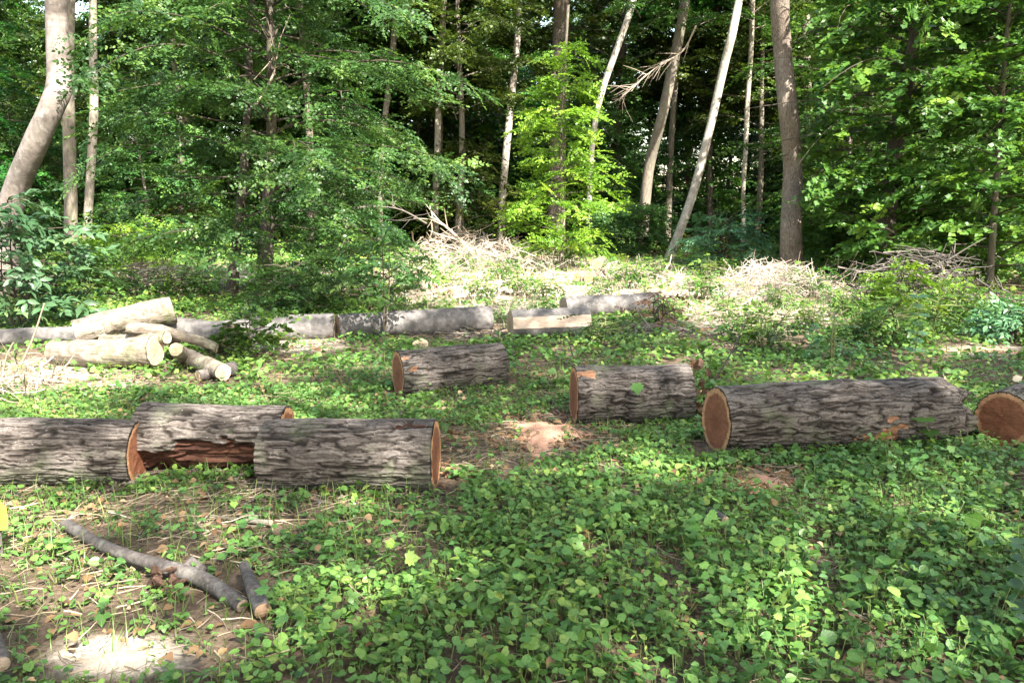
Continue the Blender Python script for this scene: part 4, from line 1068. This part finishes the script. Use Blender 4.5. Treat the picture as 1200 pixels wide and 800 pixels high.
brush('big heap of grey twigs on the right under the large maple', 1075, 356, 150, .9, .9, 260, M_GREYTWIG, 2, .35, .014)
brush('low heap of pale twigs behind the log pile at the left', 178, 338, 140, .5, 1.3, 130, M_TWIG, 3, .22, .014)
brush('tangle of pale twigs round the foot of the thick brown trunk', 915, 338, 150, .42, .9, 130, M_TWIG, 4, .4, .012)
brush('low line of dead sticks between the brown trunk and the right twig heap', 1010, 352, 110, .25, .7, 60, M_TWIG, 5, .15, .012)
brush('dry stems and sticks at the far left in front of the log pile', 12, 462, 70, .25, .5, 70, M_TWIG, 6, .4, .007)
brush('brown flattened sticks behind the split log', 760, 392, 120, .10, .5, 70, M_GREYTWIG, 7, .2, .008)
brush('bleached dry stems scattered over the sunny strip', 650, 345, 330, .16, 1.4, 170, M_TWIG, 8, .25, .010, lmul=.4, stuff=True, name='dry_stems')
brush('dry bleached stems in the sunlit patch left of the brown trunk', 880, 378, 220, .16, 1.0, 150, M_TWIG, 9, .3, .008, lmul=.5, stuff=True, name='dry_stems')
brush('thin sticks lying on the bare soil between the back row and the middle log', 560, 396, 130, .06, .5, 40, M_GREYTWIG, 10, .1, .008, stuff=True, name='dry_stems')
brush('low bank of fine bleached twigs along the back of the sunny strip', 560, 318, 180, .75, 1.1, 520, M_PALETWIG, 11, .5, .007, lmul=.6)
brush('mound of fine bleached twigs and stalks in the sunlit patch left of the brown trunk', 905, 350, 150, .62, .9, 520, M_PALETWIG, 12, .5, .006, lmul=.6)
brush('thin scatter of bleached twigs beside the yellow-green sapling', 740, 330, 130, .38, .8, 260, M_PALETWIG, 13, .45, .006, lmul=.6)
# dead branch with pinkish twigs hanging across the grey leaning trunk
def dead_branch(label, pts, d, w, seed, k=14, mat=M_TWIG):
    r = np.random.default_rng(seed); P = np.array([at(px, py, d + .3 * math.sin(i)) for i, (px, py) in enumerate(pts)]); Q, R = resample(P, np.linspace(w, w * .3, len(P)), 6)
    a = Acc(); tube(a, Q, R, 6, .6)
    for q in range(k):
        i = r.integers(2, len(Q) - 1); t_ = Q[i] - Q[i - 1]; t_ /= np.linalg.norm(t_); e = (t_ + r.normal(0, .6, 3)); e *= r.uniform(.3, 1.0) / np.linalg.norm(e)
        tube(a, np.array([Q[i], Q[i] + e * .5 + r.normal(0, .05, 3), Q[i] + e]), [w * .35, w * .25, w * .1], 4, r.uniform(.3, .9), cap=False)
    tag(obj('dead_branch', a.build('dead_branch', mat, True, P[0]), None, P[0]), label, 'branch')
dead_branch('bare pinkish dead branch reaching across the grey leaning trunk', [(816, 30), (800, 60), (775, 75), (750, 95), (725, 118)], 25.5, .03, 1, 40)
dead_branch('bare pale dead branch jutting out left of the hornbeam crown', [(298, 124), (312, 104), (322, 80), (318, 52)], 13.0, .03, 2, 6)
dead_branch('fallen bleached branch lying out over the twig heap', [(500, 262), (470, 246), (440, 242), (398, 244)], 20.0, .024, 3, 22, M_GREYTWIG)
dead_branch('pale broken branch propped against the twig heap', [(560, 305), (540, 282), (518, 262), (505, 254)], 22, .06, 4, 10)
dead_branch('fallen grey pole slanting out of the shade under the large maple', [(1082, 294), (1060, 280), (1040, 268), (1020, 256)], 16.5, .04, 5, 4)

# ------------------------------------------------------------------ ground cover
def allowed(x, y, fac=.8):
    ok = np.ones(len(x), bool)
    for (ax, ay, bx, by, r) in LOGS:
        dx, dy = bx - ax, by - ay; t = np.clip(((x - ax) * dx + (y - ay) * dy) / (dx * dx + dy * dy), 0, 1)
        ok &= (x - ax - t * dx) ** 2 + (y - ay - t * dy) ** 2 > (r * fac) ** 2
    return ok
def scatter(rng, n, y0, y1, pw=1.0, pad=.6):
    """points in the view wedge between distances y0 and y1"""
    y = y0 + (y1 - y0) * rng.random(n * 2) ** pw
    x = rng.uniform(-1, 1, n * 2) * (y1 * .68 + pad)
    k = np.abs(x) < y * .68 + pad
    return x[k][:n], y[k][:n]
def greenness(x, y):
    px, py = project(x, y, terr(x, y))
    g_ = 1 - .93 * ell(px, py, BARE)
    lush = ell(px, py, [(980, 700, 320, 160, 1), (650, 700, 200, 130, .9), (760, 640, 150, 60, .8), (450, 740, 120, 80, .6), (1100, 540, 120, 40, .9)])
    nz = n2(x, y, 1.6, 71) * .5 + n2(x, y, 4.5, 72) * .5
    return np.clip(g_ * (.68 + .35 * lush + .8 * nz), 0, 1), lush
rc = np.random.default_rng(21)
def cover(name, label, n, y0, y1, templ, lsz, nleaf, hgt, pw=1.0, rnd0=.45, mat=None, stems=True, blobs=.5):
    x, y = scatter(rc, n, y0, y1, pw)
    g_, lush = greenness(x, y)
    k = (rc.random(len(x)) < g_) & allowed(x, y, .8); x, y, lush = x[k], y[k], lush[k]
    z = terr(x, y); m = len(x)
    hue = rnd0 + .22 * n2(x, y, .9, 81) + rc.normal(0, .09, m)
    kind = (n2(x, y, 1.1, 83) + rc.normal(0, .35, m))
    sz = (1 + .25 * n2(x, y, 1.3, 85)) * rc.uniform(.55, 1.45 if name != 'herbs' else 1.0, m) * (1 + .15 * lush)
    VV, FF, AA, LX, LY = [], [], [], [], []; nn = 0; SV = Acc()
    base = np.stack([x, y, z], 1)
    for ti, tm in enumerate(templ):
        s = (np.clip(((kind + 1) / 2 * len(templ)).astype(int), 0, len(templ) - 1) == ti)
        b = base[s]; mm = len(b)
        if not mm: continue
        lead = rc.normal(0, .35, (mm, 2))
        for q in range(nleaf):
            u = (q + rc.random(mm)) / nleaf; az = rc.uniform(0, 6.28, mm)
            H = hgt * sz[s] * (.25 + .9 * u) * (1 + .6 * lush[s]); reach = rc.uniform(.01, .075, mm) * (hgt / .09) ** .5
            P = b + np.stack([np.cos(az) * reach + lead[:, 0] * H * .5, np.sin(az) * reach + lead[:, 1] * H * .5, H], 1)
            D = np.stack([np.cos(az), np.sin(az), rc.normal(-.12, .28, mm)], 1); Nn = np.array([0, 0, 1.0]) + rc.normal(0, .42, (mm, 3))
            S = lsz * sz[s] * rc.uniform(.6, 1.15, mm) * (1.1 - .3 * u)
            V, F, A = inst(tm[0], tm[1], basis(D, Nn, S), P, hue[s] + .12 * (u - .5) + rc.normal(0, .15, mm))
            VV.append(V); FF.append(F + nn); AA.append(A); nn += len(V); LX.append(np.tile(tm[0][:, 0], mm)); LY.append(np.tile(tm[0][:, 1], mm))
            if stems:   # petiole: a thin triangle strip
                w = .0013; e = np.stack([-np.sin(az), np.cos(az), 0 * az], 1) * w
                st = np.stack([b - e, b + e, P + e, P - e], 1).reshape(-1, 3); f = (np.arange(mm) * 4)[:, None] + np.arange(4)[None]
                SV.add(st, f, None, np.full(len(st), .5))
    me = leafmesh(name, (np.concatenate(VV), np.concatenate(FF), np.concatenate(AA)), mat or L_COVER, {'lx': np.concatenate(LX), 'ly': np.concatenate(LY)})
    o = tag(obj(name, me), label, kind='stuff')
    if stems: obj('stalks', SV.build('stalks', M_STEM, False), o)
    return o
cover('ground_cover', 'low leafy ground cover filling the foreground', 24000, 1.7, 7.0, [T_TRI, T_HEART, T_SERR, T_HEART, T_LONG, T_SERR, T_TRI], .031, 6, .046, .75, .5)
cover('ground_cover', 'low leafy ground cover around the logs', 13000, 6.6, 13.5, [leaf_fan(HEART, .12), leaf_ovate(.42), leaf_ovate(.34)], .06, 6, .075, .8, .55, stems=False)
cover('ground_cover', 'low leafy undergrowth at the back of the clearing', 9000, 13, 30, [leaf_ovate(.42), leaf_ovate(.3)], .12, 7, .16, .7, .55, stems=False)
cover('ground_cover', 'shaded undergrowth on the floor of the wood', 5000, 27, 62, [leaf_ovate(.42), leaf_ovate(.3)], .24, 6, .35, .9, .4, L_DARK, False)
# taller scattered herbs in the foreground
cover('herbs', 'scattered taller green herbs with bright toothed leaves', 320, 2.0, 7.5, [T_SERR, T_MAPLE, T_SERR], .062, 7, .13, .8, .45)

def blades(name, label, n, y0, y1, mat, L, w, up, weight, pw=.8, lie=False, rmu=.5, rsd=.2, seed=1, steps=4):
    rb = np.random.default_rng(seed); x, y = scatter(rb, n, y0, y1, pw)
    k = (rb.random(len(x)) < weight(x, y)) & allowed(x, y, .85); x, y = x[k], y[k]; m = len(x); z = terr(x, y)
    az = rb.uniform(0, 6.28, m); ln = L * rb.uniform(.4, 1.4, m); d = np.stack([np.cos(az), np.sin(az)], 1); bend = rb.normal(0, .5, m)
    s = np.linspace(0, 1, steps); V = np.zeros((m, steps, 2, 3)); side = np.stack([-d[:, 1], d[:, 0]], 1)
    lift = np.abs(rb.normal(0, .018, m)) if lie else None
    for i, t in enumerate(s):
        if lie:
            cx = x + d[:, 0] * ln * t + side[:, 0] * bend * ln * t * t * .5; cy = y + d[:, 1] * ln * t + side[:, 1] * bend * ln * t * t * .5
            cz = terr(cx, cy) + .006 + lift + rb.normal(0, .12, m) * ln * t * .3; cz = np.maximum(cz, terr(cx, cy) + .004)
        else:
            lean = rb.uniform(.2, .8, m) if i == 0 else lean
            cx = x + d[:, 0] * ln * lean * t * t; cy = y + d[:, 1] * ln * lean * t * t; cz = z - .01 + ln * up * (t - .35 * lean * t * t)
        ww = w * (1 - .85 * t)
        for q, sg in enumerate((-1, 1)):
            V[:, i, q, 0] = cx + side[:, 0] * ww * sg; V[:, i, q, 1] = cy + side[:, 1] * ww * sg; V[:, i, q, 2] = cz + (.0015 * sg if lie else 0)
    base = (np.arange(m) * steps * 2)[:, None]; F = np.concatenate([base + np.array([[2 * i, 2 * i + 1, 2 * i + 3, 2 * i + 2]]) for i in range(steps - 1)])
    me = mesh(name, V.reshape(-1, 3), F, mat, {'rnd': np.clip(np.repeat(rb.normal(rmu, rsd, m), steps * 2), 0, 1)})
    tag(obj(name, me), label, kind='stuff')
def w_bare(x, y):
    px, py = project(x, y, terr(x, y)); return np.clip(.22 + .9 * ell(px, py, BARE) + .2 * n2(x, y, 2, 91), 0, 1)
def w_pale(x, y):
    px, py = project(x, y, terr(x, y)); return np.clip(.06 + ell(px, py, PALE), 0, 1)
def w_grass(x, y):
    px, py = project(x, y, terr(x, y)); return np.clip(.3 + .6 * n2(x, y, 1.2, 92) + .5 * ell(px, py, [(60, 690, 160, 110), (150, 600, 250, 60), (470, 660, 90, 90), (860, 700, 100, 100, .6)]), 0, 1)
blades('straw', 'dry straw and dead stems lying over the near ground', 22000, 1.7, 7.5, L_STRAW, .15, .0016, 0, w_bare, .75, True, .42, .2, 1)
blades('straw', 'dry straw lying between the logs', 14000, 7, 14, L_STRAW, .22, .003, 0, w_bare, .8, True, .45, .2, 2)
blades('straw', 'bleached straw covering the sunny strip at the back', 26000, 9, 30, L_STRAW, .30, .006, 0, w_pale, .75, True, .7, .2, 3)
blades('straw', 'bleached standing dry stalks in the sunny strip at the back', 15000, 10, 28, L_STRAW, .32, .004, .8, w_pale, .75, False, .7, .2, 7)
blades('grass', 'thin green grass blades between the leaves', 20000, 1.7, 8, L_GRASS, .17, .0024, .8, w_grass, .75, False, .5, .22, 4)
blades('grass', 'tufts of yellow-green grass at the back of the clearing', 9000, 8, 26, L_GRASS, .26, .006, .8, lambda x, y: np.clip(.35 + .6 * n2(x, y, .7, 93), 0, 1), .8, False, .6, .22, 5)
# dead leaves
rd = np.random.default_rng(41)
def litter(name, label, n, y0, y1, sz, weight):
    x, y = scatter(rd, n, y0, y1, .75); k = (rd.random(len(x)) < weight(x, y)) & allowed(x, y, .9); x, y = x[k], y[k]; m = len(x)
    P = np.stack([x, y, terr(x, y) + rd.uniform(.004, .03, m)], 1); D = rd.normal(0, 1, (m, 3)); D[:, 2] *= .25
    tm = (T_OV[0] * [1.1, 1, 2.2], T_OV[1])
    V, F, A = inst(tm[0], tm[1], basis(D, np.array([0, 0, 1.0]) + rd.normal(0, .4, (m, 3)), sz * rd.uniform(.5, 1.3, m)), P, rd.normal(.45, .2, m))
    tag(obj(name, leafmesh(name, (V, F, A), L_DRY)), label, kind='stuff')
litter('dead_leaves', 'brown dead leaves scattered on the near ground', 5000, 1.7, 8, .055, w_bare)
litter('dead_leaves', 'brown dead leaves scattered at the back of the clearing', 7000, 8, 30, .10, w_bare)
def litter_top(name, label, n):
    x, y = scatter(rd, n, 1.8, 7.5, .75); k = allowed(x, y, 1.0); x, y = x[k], y[k]; m = len(x)
    P = np.stack([x, y, terr(x, y) + rd.uniform(.02, .075, m)], 1); D = rd.normal(0, 1, (m, 3)); D[:, 2] *= .35
    tm = (T_OV[0] * [1.2, 1, 2.6], T_OV[1]); V, F, A = inst(tm[0], tm[1], basis(D, np.array([0, 0, 1.0]) + rd.normal(0, .5, (m, 3)), rd.uniform(.018, .05, m)), P, rd.normal(.5, .25, m))
    tag(obj(name, leafmesh(name, (V, F, A), L_DRY)), label, kind='stuff')
litter_top('dead_leaves', 'small curled dead leaves caught on top of the ground cover', 1300)
# rusty leaf clump beside the right-middle log
b = ground(815, 490); r = np.random.default_rng(6); k = 40
P = b + np.stack([r.normal(0, .05, k) + .02, r.normal(.1, .08, k), r.uniform(.0, .42, k)], 1); D = r.normal(0, 1, (k, 3))
V, F, A = inst(T_OV[0] * [1.2, 1, 2.5], T_OV[1], basis(D, r.normal(0, 1, (k, 3)), r.uniform(.05, .09, k)), P - b, r.normal(.45, .2, k))
tag(obj('dead_leaves', leafmesh('dead_leaves', (V, F, A), L_RUST), None, b), 'rusty dead leaves gathered at the right end of the orange-spotted log', kind='stuff')

# ------------------------------------------------------------------ light, camera
w = bpy.data.worlds.new('World'); scn.world = w; w.use_nodes = True; nt = w.node_tree
bg = nt.nodes.get('Background') or nt.nodes.new('ShaderNodeBackground')
sky = nt.nodes.new('ShaderNodeTexSky'); sky.sky_type = 'NISHITA'; sky.sun_disc = False
sky.sun_elevation = SUNEL; sky.sun_rotation = SUNAZ; sky.dust_density = 1.2
tint = mixc(nt, 1.0, sky.outputs[0], (1.16, 1.0, .80), 'MULTIPLY'); nt.links.new(tint, bg.inputs[0]); bg.inputs[1].default_value = .15
sun = bpy.data.lights.new('sun', 'SUN'); sun.energy = 5.0; sun.angle = math.radians(.53); sun.color = (1, .95, .86)
so = bpy.data.objects.new('sun', sun); C.objects.link(so); so.rotation_euler = Vector(-TOSUN).to_track_quat('-Z', 'Y').to_euler()
cam = bpy.data.cameras.new('camera'); co = bpy.data.objects.new('camera', cam); C.objects.link(co)
co.location = (0, 0, CAMH); co.rotation_euler = (math.pi / 2 - PIT, 0, 0); cam.sensor_width = 36; cam.lens = 36 * FPX / 1200; cam.clip_end = 1500; cam.clip_start = .05
scn.camera = co
scn.view_settings.view_transform = 'Standard'; scn.view_settings.look = 'None'; scn.view_settings.exposure = 2.6; scn.view_settings.gamma = 1
